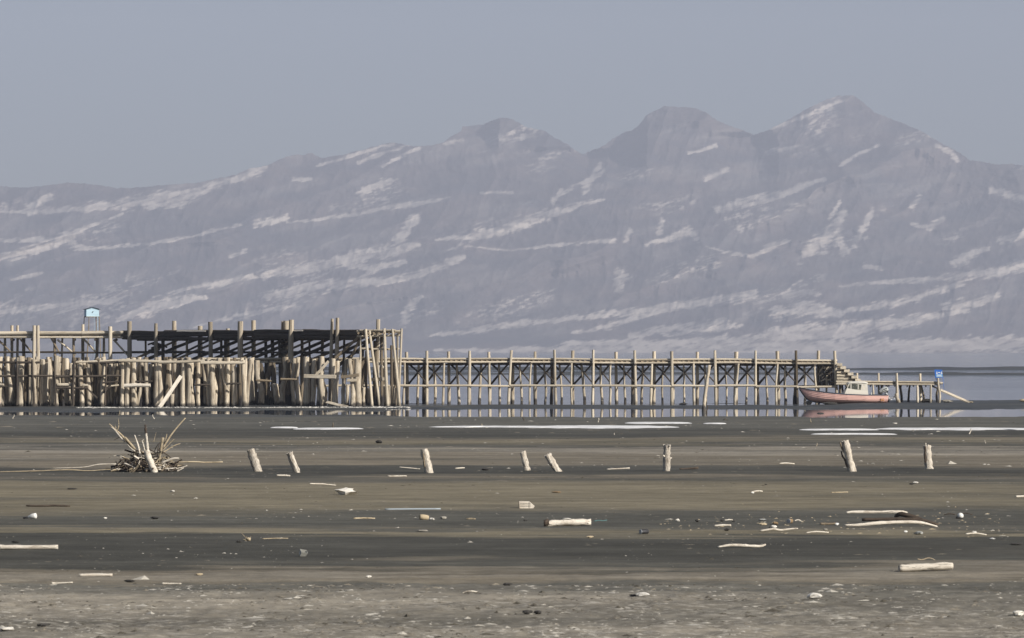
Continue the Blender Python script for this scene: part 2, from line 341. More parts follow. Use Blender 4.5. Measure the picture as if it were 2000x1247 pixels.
# ------------------------------------------------------------------ mountains
SKY = [(-3000, 470), (-2300, 380), (-1400, 420), (-900, 330), (-500, 395), (-200, 350), (0, 364), (60, 367), (100, 362), (130, 358), (180, 360), (230, 368), (280, 366), (330, 362), (400, 355), (440, 346), (470, 338), (488, 329), (500, 328), (530, 320),
       (555, 309), (580, 303), (610, 301), (630, 308), (660, 304), (700, 294), (735, 285), (770, 279), (800, 284), (830, 286), (865, 279), (888, 262), (901, 257), (903, 246), (920, 246), (945, 243), (962, 236), (978, 231),
       (1000, 233), (1015, 241), (1030, 250), (1066, 256), (1085, 270), (1110, 284), (1137, 302), (1146, 298), (1172, 289), (1195, 272), (1222, 258), (1243, 250), (1252, 240), (1262, 226), (1278, 217), (1298, 209), (1340, 209),
       (1362, 214), (1382, 222), (1402, 236), (1430, 247), (1470, 262), (1490, 260), (1508, 250), (1530, 238), (1562, 222), (1580, 211), (1605, 199), (1635, 188), (1665, 187), (1682, 197), (1708, 221), (1740, 232), (1770, 243), (1800, 258),
       (1840, 280), (1870, 297), (1895, 314), (1920, 316), (1945, 322), (1975, 321), (2000, 324), (2100, 318), (2250, 370), (2500, 330), (2900, 430), (3500, 480), (4200, 400), (5000, 460)]
STROKES = [[(1100,688,7),(1400,684,11),(1700,680,14),(2000,676,15)], [(1500,650,10),(1650,640,14),(1800,625,10)], [(1850,600,11),(1950,580,10)], [(1230,655,6),(1330,640,9),(1420,628,6)], [(0,470,4),(90,468,5),(140,460,9),(180,440,5),(240,418,3)], [(0,505,9),(50,492,9),(110,475,8),(140,462,6)], [(140,476,9),(165,486,5),(270,478,3),(320,472,3),(390,460,4),(470,438,2)],
 [(0,415,2),(100,412,6),(180,405,10),(250,398,14),(340,382,10),(420,370,6)], [(60,407,12),(95,385,8)], [(290,408,4),(350,395,10),(390,378,8),(430,365,4)], [(400,365,5),(460,350,8),(500,335,10),(520,328,5)], [(575,352,6),(605,350,4)],
 [(620,325,3),(680,308,5),(740,288,5),(770,282,3)], [(700,318,3),(750,298,4),(800,284,3)], [(745,325,2),(790,302,4),(820,290,3)], [(700,380,6),(740,362,10),(775,350,4)], [(500,440,7),(530,433,8),(560,425,5)],
 [(560,435,2),(680,422,4),(760,405,5),(830,396,5),(880,385,2)], [(850,468,2),(920,462,6),(960,455,12),(1010,440,12),(1080,418,9),(1130,402,6),(1180,390,3)],
 [(300,580,3),(380,562,5),(450,550,8),(520,535,10),(600,525,12),(680,508,14),(740,495,16),(820,480,5)], [(780,470,12),(800,440,12),(815,425,7)], [(680,520,8),(740,522,8),(790,510,4)],
 [(520,580,6),(600,565,14),(680,553,12),(760,548,8),(820,535,7),(880,515,8),(905,500,4)], [(700,545,5),(740,525,4)], [(230,625,8),(300,600,14),(350,590,10),(400,580,4)], [(0,610,6),(100,600,7),(200,590,7),(230,588,3)],
 [(380,640,2),(430,625,3),(520,608,5),(560,600,3)], [(790,628,12),(800,600,10),(820,580,6)], [(840,655,3),(900,650,6),(960,640,8),(1060,628,6),(1150,618,6),(1250,608,8),(1340,596,9),(1440,580,12),(1475,574,8)],
 [(1380,482,2),(1420,494,4),(1470,500,5),(1510,480,8),(1540,470,3)], [(1120,650,3),(1180,640,6),(1250,620,6),(1330,600,4)], [(1260,478,3),(1320,462,8),(1345,450,10),(1360,465,8)], [(1222,470,6),(1232,450,4)], [(1285,455,7),(1293,432,5)],
 [(900,480,1),(1000,490,2),(1080,480,3),(1200,470,5)], [(1208,566,10),(1212,545,18),(1205,528,8)], [(1400,410,8),(1470,392,10),(1540,375,7),(1610,350,4)], [(1450,405,4),(1530,385,5)],
 [(1560,508,9),(1595,480,20),(1630,450,16),(1648,410,6)], [(1670,480,9),(1690,440,6),(1705,408,4)], [(1650,492,12),(1640,465,9)], [(1620,430,4),(1640,395,3)], [(1640,325,3),(1680,300,4),(1715,284,3)], [(1830,285,4),(1860,300,7),(1870,315,4)],
 [(1780,405,6),(1798,385,5)], [(1785,440,4),(1815,445,7),(1840,428,7)], [(1500,252,2),(1560,234,4),(1620,206,5),(1650,195,3)], [(1500,300,5),(1560,285,4)], [(1640,560,3),(1720,552,4),(1800,548,6),(1880,538,10),(1960,528,12),(2000,520,14),(2150,505,10)],
 [(1520,610,15),(1570,600,18),(1640,612,8)], [(1650,608,5),(1750,592,8),(1830,570,10),(1875,553,8)], [(1530,580,8),(1562,570,9),(1595,575,7)], [(1100,672,6),(1300,670,8),(1500,660,10),(1650,650,12),(1780,625,10),(1890,605,6)],
 [(850,686,3),(1000,684,7),(1200,681,9),(1500,676,11),(1800,672,12),(2000,670,14),(2300,668,14)], [(1300,655,5),(1400,640,8),(1450,635,4)], [(1870,512,13),(1900,497,11),(1930,488,6)], [(1940,372,8),(2000,390,9)], [(1955,470,7),(2000,455,9)],
 [(870,281,4),(905,272,3)], [(1020,272,4),(1045,256,3)], [(1080,395,5),(1095,370,4)], [(1140,372,9),(1160,340,6),(1172,322,5)], [(1090,382,3),(1130,360,4),(1180,335,4)], [(1345,300,3),(1400,285,3)], [(1380,350,7),(1420,330,5)], [(1690,520,7),(1720,525,5)],
 [(940,378,2),(1000,376,3)], [(20,545,3),(80,535,4)], [(450,500,5),(480,490,4)], [(-600,480,8),(-300,450,12),(-100,430,8)], [(2200,600,14),(2600,560,16),(3000,540,10)]]
cols = np.concatenate([np.linspace(-3000, -1420, 80), np.linspace(-1400, -40, 120), np.linspace(-38, 2040, 1120), np.linspace(2060, 3500, 120), np.linspace(3520, 5000, 80)])
nrw = 300
sp = np.array(SKY, float)
skl = np.interp(cols, sp[:, 0], sp[:, 1])
skl = skl + 2.2 * fbm(cols / 16.0, cols * 0, 77, 4) + 1.2 * fbm(cols / 4.0, cols * 0, 79, 2)
t = np.linspace(0, 1, nrw)[:, None]
PYg = 690 + (skl[None, :] - 690) * t; PXg = np.repeat(cols[None, :], nrw, 0)
X0 = (PXg - 1000) * 1.43; Z0 = (690 - PYg) * 1.43
ca, sa = math.cos(R(20)), math.sin(R(20))
al = X0 * ca + Z0 * sa; cr = Z0 * ca - X0 * sa
wx = 60 * fbm(X0 / 260, Z0 / 200, 51, 3)
D = 8200 + 2300 * (Z0 / 700.0) ** 0.85
env = sstep(0.0, 0.18, t)
D = D - env * (300 * (ridged((cr + wx) / 300.0, al / 1100.0, 5, 3) - 0.4) + 75 * (ridged((X0 + wx - Z0 * 0.5) / 210.0, (Z0 + X0 * 0.25) / 420.0, 15, 4) - 0.4)
     + 34 * fbm(X0 / 90.0, Z0 / 70.0, 25, 4) + 16 * (ridged((X0 + 0.9 * wx - 0.4 * Z0) / 60.0, Z0 / 130.0, 35, 3) - 0.4) + 6 * fbm(X0 / 14.0, Z0 / 14.0, 45, 3))
def facet(x0, x1, y0, y1, dep):         # a rock face turned away to the left
    wv = 5 * fbm(PYg / 14, PXg * 0 + x0, 61, 3); x = PXg + wv
    return dep * np.clip((x1 - x) / (x1 - x0), 0, 1) * sstep(x0 - 150, x0, x) * sstep(y0 - 6, y0 + 8, PYg) * (1 - sstep(y1 - 4, y1 + 60, PYg + 0.5 * wv))
D = D + facet(1206, 1262, 222, 300, 420) + facet(950, 976, 236, 258, 200) + facet(1148, 1185, 290, 318, 220) + facet(1480, 1520, 262, 345, 120)
D = np.maximum.accumulate(D + t * 5, axis=0) * 0.55 + D * 0.45
MX = (PXg - 1000) / F * D; MZ = H + (HY - PYg) / F * D
MZ[0, :] = -0.6
snow = np.zeros_like(D)
wob = 3.0 * fbm(PXg / 30, PYg / 14, 91, 4); wob2 = fbm((PXg - PYg * 0.3) / 34.0, (PYg + PXg * 0.32) / 3.6, 92, 5); wob3 = fbm(PXg / 26.0, PYg / 10.0, 93, 4)
for st in STROKES:
    for (xa, ya, wa), (xb, yb, wb) in zip(st[:-1], st[1:]):
        lo_x, hi_x = min(xa, xb) - 30, max(xa, xb) + 30
        ci = np.where((cols > lo_x) & (cols < hi_x))[0]
        if len(ci) == 0: continue
        px_ = PXg[:, ci] + wob[:, ci]; py_ = PYg[:, ci] + wob[:, ci] * 0.7
        dx, dy = xb - xa, yb - ya; ll = dx * dx + dy * dy
        tt = np.clip(((px_ - xa) * dx + (py_ - ya) * dy) / ll, 0, 1)
        dd = np.hypot(px_ - xa - tt * dx, py_ - ya - tt * dy); ww = wa + (wb - wa) * tt
        mk = sstep(2.3, 0.0, dd / (ww * 0.8 + 0.5))
        snow[:, ci] = np.maximum(snow[:, ci], mk)
wob4 = fbm((PXg - PYg * 0.2) / 12.0, (PYg + PXg * 0.30) / 2.6, 97, 4)
wob5 = fbm((PXg + 0.5 * PYg) / 5.0, (PYg - PXg * 0.1) / 7.0, 98, 3)
snow = sstep(0.36, 0.95, snow + 0.50 * wob2 + 0.42 * wob4 + 0.22 * wob3 + 0.22 * wob5) * sstep(0.02, 0.25, snow) * (0.52 + 0.32 * sstep(-0.3, 0.4, wob3 + 0.5 * wob4))
dust = 0.22 * sstep(-0.05, 0.5, fbm(PXg / 120.0, (PYg + PXg * 0.22) / 26.0, 99, 5)) * (0.6 + 0.4 * wob4)
snow = np.maximum(snow, np.clip(dust, 0, 1))
high = sstep(0.15, 0.5, fbm((al) / 260.0, cr / 60.0, 95, 5)) * sstep(-0.1, 0.45, wob4 + 0.4 * wob5) * 0.55
snow = np.clip(np.maximum(snow * 0.85, high * sstep(0.05, 0.25, t)), 0, 1)
# far side of the range
back = [(skl * 0 + k) for k in (0.6, -0.6)]
bx = [MX[-1] * 1.15, MX[-1] * 1.2]; by = [D[-1] + 900, D[-1] + 1500]; bz = [MZ[-1] * 0.45, MZ[-1] * 0 - 0.6]
VX = np.concatenate([MX, [bx[0]], [bx[1]]]); VY = np.concatenate([D, [by[0]], [by[1]]]); VZ = np.concatenate([MZ, [bz[0]], [bz[1]]])
SN = np.concatenate([snow, snow[-1:], snow[-1:]])
m, nt, b = mat('mountain_rock_and_snow'); ROCK = m
ge = N(nt, 'ShaderNodeNewGeometry'); pos = ge.outputs['Position']
at = N(nt, 'ShaderNodeAttribute'); at.attribute_name = 'snow'
n1 = noise_n(nt, pos, (0.006, 0.006, 0.012), 5, 0.6); n2 = noise_n(nt, pos, (0.03, 0.02, 0.06), 4, 0.65)
rock = mix_n(nt, ramp_n(nt, n1, [(0.35, 0.0), (0.65, 1.0)]), (0.062, 0.060, 0.068), (0.118, 0.096, 0.092))
rock = mix_n(nt, 1.0, rock, ramp_n(nt, n2, [(0.25, 0.72), (0.75, 1.25)]), 'MULTIPLY')
L(nt, mix_n(nt, at.outputs['Fac'], rock, (0.68, 0.61, 0.54)), b.inputs['Base Color'])
b.inputs['Roughness'].default_value = 0.95; b.inputs['Specular IOR Level'].default_value = 0.05
mo = put('mountain', grid_mesh('mountain', np.stack([VX, VY, VZ], -1), nrw + 2, len(cols), ROCK, True, {'snow': SN}))
tag(mo, 'hazy bare mountain range streaked with snow beyond the lake', kind='structure')

# ------------------------------------------------------------------ haze
V_, F_ = box_vf(-6400, 6400, -420, 12400, -1.5, 1150)
m = bpy.data.materials.new('haze_air'); m.use_nodes = True; nt = m.node_tree
nt.nodes.remove(nt.nodes['Principled BSDF'])
pv = nt.nodes.new('ShaderNodeVolumePrincipled'); pv.inputs['Color'].default_value = (*HAZE_COLOR, 1); pv.inputs['Density'].default_value = HAZE_DENSITY
pv.inputs['Anisotropy'].default_value = 0.0
nt.links.new(pv.outputs[0], nt.nodes['Material Output'].inputs['Volume'])
hz = put('haze', mesh_of('haze', V_, F_, m)); hz['kind'] = 'stuff'; hz['label'] = 'pale blue haze lying over the lake and mountains'

# ------------------------------------------------------------------ timber pieces
def log_mesh(name, seed, n=9, rings=7, crook=0.6, taper=0.18, rough=0.07, jag=0.0, flare=0.0):
    rg = np.random.RandomState(seed); V = []; Fc = []
    ph = rg.rand(4) * 6.28; lob = 1 + rough * rg.randn(n)
    for i in range(rings):
        tz = i / (rings - 1)
        cx = crook * (math.sin(tz * 3.1 + ph[0]) - math.sin(ph[0])) * 0.6 + crook * 0.25 * math.sin(tz * 8 + ph[1]) * math.sin(math.pi * tz)
        cy = crook * (math.sin(tz * 2.7 + ph[2]) - math.sin(ph[2])) * 0.6
        rr = (1 - taper * tz) * (1 + rough * rg.randn()) + flare * max(0, 1 - tz * 5)
        for j in range(n):
            a = 2 * math.pi * j / n + 0.15 * math.sin(tz * 4 + ph[3])
            q = rr * lob[j] * (1 + 0.5 * rough * rg.randn())
            z = tz + (jag * rg.rand() * (-1) if i == rings - 1 else 0)
            V.append((cx + q * math.cos(a), cy + q * math.sin(a), z))
    for i in range(rings - 1):
        for j in range(n):
            k = (j + 1) % n; Fc.append((i * n + j, i * n + k, (i + 1) * n + k, (i + 1) * n + j))
    Fc.append(tuple(reversed(range(n))))
    if jag:
        c = len(V); top = np.array(V[-n:]); V.append((top[:, 0].mean(), top[:, 1].mean(), top[:, 2].min() - 0.2 * jag))
        Fc += [((rings - 1) * n + j, (rings - 1) * n + (j + 1) % n, c) for j in range(n)]
    else: Fc.append(tuple(range((rings - 1) * n, rings * n)))
    me = mesh_of(name, V, Fc, W_PALE)
    me.polygons.foreach_set('use_smooth', [len(p.vertices) == 4 for p in me.polygons]); return me
LOG_STRAIGHT = [log_mesh('log_straight', 100 + i, 9, 6, 0.25, 0.14, 0.05) for i in range(4)]
LOG_CROOKED = [log_mesh('log_crooked', 120 + i, 9, 9, 1.35, 0.24, 0.06) for i in range(8)]
LOG_WORN = [log_mesh('log_worn', 140 + i, 10, 8, 0.5, 0.12, 0.055, 0.03, 0.10) for i in range(6)]
STICK = [log_mesh('stick', 160 + i, 6, 7, 1.6, 0.45, 0.10) for i in range(5)]
def board_mesh(name, seed, j=0.06):
    rg = np.random.RandomState(seed); rings = []
    for i in range(5):
        tz = i / 4; ox, oy = 0.10 * rg.randn(), 0.05 * rg.randn()
        e = 0.13
        rings.append([(sx_ * (1 - (e if k else 0)) / 1 + ox + j * rg.randn() * 0.5, sy_ * (1 - (0 if k else 2.2 * e)) + oy, tz)
                      for sx_, sy_, k in ((-1, -1, 0), (-1, -1, 1), (1, -1, 1), (1, -1, 0), (1, 1, 0), (1, 1, 1), (-1, 1, 1), (-1, 1, 0))])
    V, Fc = loft(rings); return mesh_of(name, V, Fc, W_PALE)
BOARD = [board_mesh('board', 200 + i) for i in range(5)]
def seg_matrix(p0, p1, rx, ry, spin, up=None):
    d = p1 - p0; Ln = d.length; q = d.to_track_quat('Z', 'Y')
    if up is not None:
        z = d.normalized(); y = (up - up.dot(z) * z).normalized(); x = y.cross(z)
        rot = Matrix((x, y, z)).transposed().to_4x4()
    else: rot = q.to_matrix().to_4x4() @ Matrix.Rotation(spin, 4, 'Z')
    return Matrix.Translation(p0) @ rot @ Matrix.Diagonal((rx, ry, Ln, 1))
def pole(root, name, p0, p1, r_, mt, kind=None, r=rnd):
    me = r.choice(kind or LOG_STRAIGHT); o_ = root.location if root else Vector((0, 0, 0))
    return put(name, me, root, mt, seg_matrix(Vector(p0) - o_, Vector(p1) - o_, r_, r_, r.uniform(0, 6.28)))
def plank(root, name, p0, p1, wd, th, mt, up=(0, 0, 1), r=rnd):
    o_ = root.location if root else Vector((0, 0, 0))
    return put(name, r.choice(BOARD), root, mt, seg_matrix(Vector(p0) - o_, Vector(p1) - o_, wd / 2, th / 2, 0, Vector(up)))

# ------------------------------------------------------------------ tall timber platform, left
def edge_Z(px): return 252.0 if px <= 243 else 252.0 - 23.0 * (px - 243) / (700 - 243)
plat = thing('timber_platform', (P(350, 795, 238).x, 238, 0), 'tall old timber platform with slanting braces and posts sticking up past its deck', 'platform')
DECK = 4.86
def PL(px, z, dz=0): Z = edge_Z(px) + dz; return Vector(((px - 1000) / F * Z, Z, z))
def ztop(py, Z): return H + (HY - py) / F * Z
# edge logs
xs = [-70, 66, 150, 243]
for a, b_ in ((-70, 62), (62, 160), (160, 246)):
    pole(plat, 'edge_log', PL(a, DECK - 0.10), PL(b_, DECK - 0.10 + rnd.uniform(-.03, .03)), 0.14, W_PALE)
    pole(plat, 'edge_log', PL(a, DECK - 0.40), PL(b_, DECK - 0.41 + rnd.uniform(-.03, .03)), 0.085, W_PALE)
for a, b_ in ((240, 330), (322, 415), (408, 505), (498, 600), (592, 702)):
    for zz, r_ in ((DECK - 0.06, 0.14), (DECK - 0.27, 0.15), (DECK - 0.46, 0.11)):
        pole(plat, 'edge_log', PL(a, zz + rnd.uniform(-.03, .03)), PL(b_, zz + rnd.uniform(-.03, .03)), r_, W_DARK_SHADE)  # edge turned from the sun: its shade is put in as darker wood
# deck planks, laid across
px = -75
while px < 700:
    a = PL(px, DECK - 0.23 + rnd.uniform(-.02, .02), 0.10); b_ = a + (1.0 if px < 640 else 0.35) * (Vector((-0.6, 4.6 + rnd.uniform(-.2, .2), 0)) if px < 243 else Vector((3.3, 2.5 + rnd.uniform(-.2, .2), 0)))
    plank(plat, 'deck_plank', a, b_, 0.34 if px < 243 else 0.60, 0.16, W_MID if px > 240 else W_PALE); px += 10.2
# front posts (photo column, top row, width in pixels, material)
for px, py, wd, lean in ((67, 636, 7, 0), (74, 636, 7, 0), (216, 638, 8, -1), (254, 628, 10, 1), (306, 632, 8, 1), (411, 629, 9, 0), (471, 628, 12, 0), (568, 625, 11, 1), (650, 623, 7, 6), (660, 621, 8, 4)):
    Z = edge_Z(px) - (0.30 if px < 240 else 0.42); r_ = wd / 2 / F * Z
    top = Vector(((px - 1000) / F * Z, Z, ztop(py, Z)))
    pole(plat, 'post', (top.x - lean * 0.035, Z, -0.3), top, r_ * 1.08, W_PALE if px < 240 else W_GREY_SHADE)
for px, py, wd in ((24, 636, 7), (34, 636, 6), (163, 634, 7), (342, 627, 11), (391, 637, 11), (446, 642, 9), (495, 626, 10), (552, 628, 8), (559, 627, 12), (738, 624, 9)):
    Z = (edge_Z(min(px, 700)) + 4.4) if px < 700 else 232.5; r_ = wd / 2 / F * Z
    top = Vector(((px - 1000) / F * Z, Z, ztop(py, Z)))
    pole(plat, 'post', (top.x - 0.05, Z, -0.3), top, r_, W_PILE)
# shorter posts carrying the deck and their raking struts
for px in (-22, 9, 46, 107, 122, 143, 190, 204, 285, 318, 365, 388, 432, 440, 520, 532, 545, 590, 605, 630, 672):
    dz = rnd.choice((0.5, 2.2, 3.9)); Z = edge_Z(px) + dz; x = (px - 1000) / F * Z
    pole(plat, 'post', (x + rnd.uniform(-.12, .12), Z, -0.3), (x, Z, DECK - 0.45), rnd.uniform(0.085, 0.14), rnd.choice((W_PALE, W_PILE, W_MID)) if px < 240 else rnd.choice((W_DARK_SHADE, W_MID, W_WET_SHADE)))
for a, za, b_, zb in ((-5, 4.35, 24, 3.3), (38, 4.4, 66, 3.25), (100, 4.4, 118, 3.3), (112, 4.3, 148, 3.2), (162, 4.4, 190, 3.3), (222, 4.3, 250, 3.2)):
    pole(plat, 'brace', PL(a, za, 0.3), PL(b_, zb, 0.5), 0.07, W_MID if a < 112 else W_PALE)
for k in range(15):
    a = 250 + k * 29 + rnd.uniform(-6, 6)
    pole(plat, 'brace', PL(a, 2.7 + rnd.uniform(-.2, .2), 0.8 + rnd.uniform(0, 3)), PL(min(a + 110, 735), DECK - 0.45, 0.8 + rnd.uniform(0, 3.2)), rnd.uniform(0.075, 0.125), W_DARK_SHADE if k % 3 else W_MID)
for dz, zz, r_ in ((0.4, 3.42, 0.07), (4.2, 3.4, 0.075)):
    for a, b_ in ((-70, 110), (108, 245), (243, 400), (398, 560), (558, 700)):
        pole(plat, 'cross_beam', PL(a, zz, dz), PL(b_, zz + rnd.uniform(-.04, .04), dz), r_, W_DARK_SHADE)
for px in range(-60, 620, 41):
    pole(plat, 'cross_beam', PL(px, DECK - 0.56, -0.1), PL(px, DECK - 0.56, -0.1) + (Vector((-0.5, 4.9, 0)) if px < 243 else Vector((3.4, 2.6, 0))), 0.09, W_DARK_SHADE)
plank(plat, 'deck_plank', PL(346, DECK + .02, -.2), PL(402, DECK + .0, -.2), 0.14, 0.05, W_BONE, (0, -1, .6)); plank(plat, 'deck_plank', PL(566, DECK - .03, -.25), PL(592, DECK - .03, -.25), 0.12, 0.05, W_BONE, (0, -1, .6))
# heap of dark lumber hanging under the deck
for k in range(14):
    a = 288 + rnd.uniform(0, 22); z_ = rnd.uniform(3.2, 4.3)
    plank(plat, 'brace', PL(a, z_, 1.5), PL(a + rnd.uniform(8, 26), z_ + rnd.uniform(-.3, .35), 2.2), 0.12, 0.05, W_DARK_SHADE, (0, -1, 0.2))
# end bay at the right: slim sloping poles and rails
ZE = 227.5
def PE(px, py, dz=0): return P(px, py, ZE + dz)
for x0, y0, x1, y1, wd in ((704, 655, 702, 796, 4.5), (714, 643, 727, 796, 6), (722, 646, 742, 796, 5.5), (750, 642, 757, 796, 7), (767, 643, 781, 796, 6), (784, 642, 778, 796, 5)):
    pole(plat, 'post', PE(x1, y1, rnd.uniform(-.4, .3)), PE(x0, y0, rnd.uniform(-.15, .15)), wd / 2 / F * ZE, W_PALE)
for x0, y0, x1, y1, wd, dz in ((697, 648, 784, 647, 4.5, 0.25), (697, 657, 784, 655, 4.5, 0.3), (701, 681, 762, 683, 4, 0.25), (697, 650, 784, 649, 5, 3.0), (700, 683, 780, 682, 4, 3.2)):
    pole(plat, 'rail', PE(x0, y0, dz), PE(x1, y1, dz), wd / 2 / F * ZE, W_PALE)
for x, wd, mt in ((764, 6, W_WET_SHADE), (771, 5, W_MID), (733, 9, W_WET_SHADE), (707, 8, W_WET_SHADE), (776, 5, W_PALE), (716, 6, W_WET_SHADE), (745, 7, W_WET_SHADE)):
    pole(plat, 'post', PE(x + rnd.uniform(-2, 2), 797, rnd.uniform(1.5, 5)), PE(x, rnd.uniform(650, 690), 3 + rnd.uniform(-1, 1)), wd / 2 / F * ZE, mt)
for k in range(9):
    pole(plat, 'cross_beam', PE(700 + k * 10, 651, -0.1), PE(699 + k * 10, 651, 4.4), 0.07, W_MID)
for x0, y0, x1, y1, wd, mt in ((737, 708, 750, 719, 4, W_PALE), (690, 744, 720, 690, 5, W_MID), (668, 735, 702, 665, 5, W_MID), (655, 700, 705, 655, 5, W_MID), (720, 742, 752, 741, 7, W_PALE)):
    plank(plat, 'brace', PE(x0, y0, 0.9), PE(x1, y1, 0.9), wd / F * ZE, 0.07, mt, (0, -1, 0.1))
for k in range(8):
    a = 702 + k * 9
    plank(plat, 'deck_plank', PE(a + 4, 645, 0.0), PE(a + 3, 645, 4.4), 0.28, 0.06, W_PALE)

# ------------------------------------------------------------------ pile wall in front of the platform
pw = thing('pile_wall', (P(240, 795, 226).x, 226, 0), 'wall of close set crooked wooden piles standing in mud below the tall platform', 'pile wall')
def pile(px, Z, topy, wd, mt, lean=0, kind=None):
    x = (px - 1000) / F * Z
    pole(pw, 'pile', (x + lean / F * Z, Z, -0.3), (x, Z + rnd.uniform(-.15, .15), ztop(topy, Z)), wd / 2 / F * Z, mt, kind or LOG_CROOKED)
px = -30.0
while px < 482:                                          # front row
    wd = rnd.uniform(7.0, 12.5)
    big = rnd.random()
    pile(px, 225.8 + rnd.uniform(-.35, .35), rnd.uniform(696, 706) if big > .3 else rnd.uniform(706, 718), wd, W_PILE if rnd.random() < .86 else W_WET_SHADE, rnd.uniform(-5, 6), LOG_CROOKED + LOG_WORN)
    px += wd * rnd.uniform(0.55, 0.92)
for zr, st in ((226.9, 0.85), (228.0, 0.8)):             # rear rows
    px = -28.0
    while px < 484:
        wd = rnd.uniform(8.5, 13); pile(px, zr + rnd.uniform(-.3, .3), rnd.uniform(697, 711), wd, W_PILE if zr < 227 and rnd.random() < .6 else W_WET_SHADE, rnd.uniform(-3, 3)); px += wd * st * rnd.uniform(0.85, 1.2)
for px in (40, 66, 108, 158, 199, 237, 247, 305, 312, 357, 366, 417, 478):     # thicker king piles
    pile(px, 225.2, rnd.uniform(694, 703), rnd.uniform(9.5, 13), W_PILE, rnd.uniform(-2, 2), LOG_WORN)
px = 484.0
while px < 706:                                          # loose run, set back and turned
    Z = 231.5 - 5.6 * (px - 484) / 220 + rnd.uniform(-.35, .35); wd = rnd.uniform(8, 14)
    pile(px, Z, rnd.choice((rnd.uniform(694, 702), rnd.uniform(694, 702), rnd.uniform(700, 712), rnd.uniform(740, 770))), wd, W_PILE if rnd.random() < .7 else W_WET_SHADE, rnd.uniform(-5, 5), LOG_CROOKED + LOG_WORN)
    px += wd * rnd.uniform(0.8, 1.35)
px = 484.0
while px < 650:
    Z = 234.0 - 5.6 * (px - 484) / 220; wd = rnd.uniform(8, 14); pile(px, Z, rnd.uniform(698, 712), wd, W_WET_SHADE, rnd.uniform(-4, 4)); px += wd * rnd.uniform(0.85, 1.3)
for px in (690, 697, 712, 722, 735, 751, 760, 772):
    pile(px, 228 + rnd.uniform(-.5, 1.5), rnd.uniform(752, 778), rnd.uniform(6, 10), rnd.choice((W_PILE, W_WET_SHADE)), rnd.uniform(-3, 3), LOG_WORN)
def rail(x0, y0, x1, y1, wd, mt, Z=224.95, kind=None): pole(pw, 'rail', P(x0, y0, Z), P(x1, y1, Z), wd / 2 / F * Z, mt, kind or LOG_STRAIGHT)
rail(-30, 708, 78, 709, 5, W_DARK_SHADE); rail(-30, 735, 112, 735, 5, W_DARK_SHADE, 224.9); rail(108, 736, 236, 734, 5, W_DARK_SHADE, 224.9); rail(172, 709, 236, 708, 5, W_DARK_SHADE)
rail(148, 708, 240, 703, 4, W_PALE); rail(232, 705, 318, 707, 6.5, W_PALE, 224.7); rail(310, 708, 400, 705, 6.5, W_PALE, 224.7); rail(392, 709, 478, 708, 7, W_PALE, 224.7)
rail(112, 752, 142, 752, 7, W_PALE); rail(160, 753, 172, 752, 6, W_PALE); rail(110, 758, 172, 758, 5, W_DARK_SHADE, 224.8); rail(204, 755, 232, 753, 4, W_PALE); rail(200, 748, 232, 746, 4, W_DARK_SHADE, 224.8)
rail(242, 754, 294, 753, 8, W_BONE, 224.7); rail(264, 746, 298, 745, 4, W_DARK_SHADE, 224.9); rail(380, 752, 410, 752, 4, W_DARK_SHADE); rail(442, 750, 470, 750, 4.5, W_DARK_SHADE); rail(-5, 752, 8, 752, 6, W_PALE); rail(-10, 757, 14, 755, 3.5, W_DARK_SHADE)
rail(500, 743, 530, 744, 5, W_MID, 228.5); rail(548, 741, 580, 742, 4.5, W_MID, 227.5)
plank(pw, 'rail', P(594, 735, 226.2), P(656, 737, 225.6), 0.24, 0.10, W_PALE, (0, -1, 0.15)); plank(pw, 'rail', P(666, 737, 225.6), P(701, 733, 225.4), 0.2, 0.08, W_MID, (0, -1, 0.1)); plank(pw, 'rail', P(678, 743, 226), P(697, 743, 226), 0.18, 0.08, W_PALE, (0, -1, 0.1))
plank(pw, 'rail', P(614, 736, 226.4), P(642, 706, 226.4), 0.16, 0.08, W_PALE, (0, -1, 0.1))
plank(pw, 'rail', P(168, 757, 224.8), P(190, 778, 225.1), 0.1, 0.06, W_DARK_SHADE, (0, -1, 0.1)); plank(pw, 'rail', P(202, 768, 224.9), P(216, 752, 224.9), 0.12, 0.06, W_DARK_SHADE, (0, -1, 0.1))

for px in (34, 67, 108, 142, 205, 338):
    pole(pw, 'upright', P(px + rnd.uniform(-2, 2), 792 if px < 240 else 770, 224.75), P(px + rnd.uniform(-2, 2), 706, 224.85), rnd.uniform(.06, .10), W_DARK_SHADE, LOG_CROOKED)  # dark poles added along the dark gaps of the wall for contrast
def top_thing(fn_name, label, cat, base, group=None): return thing(fn_name, base, label, cat, group)
b0 = P(312, 795, 223.6); b0.z = gz(b0.x, b0.y)
t_ = thing('plank', b0, 'pale plank leaning up to the right against the wall of piles', 'plank'); plank(t_, 'board', b0, P(354, 735, 224.7), 0.24, 0.06, W_BONE, (0, -1, 0.3))
b0 = P(640, 789, 223.9); t_ = thing('plank', (b0.x, b0.y, 0), 'weathered plank fallen flat at the foot of the piles', 'plank'); plank(t_, 'board', P(638, 786, 224.4), P(678, 795.5, 223.6), 0.24, 0.08, W_PALE, (0, -0.6, 0.8))

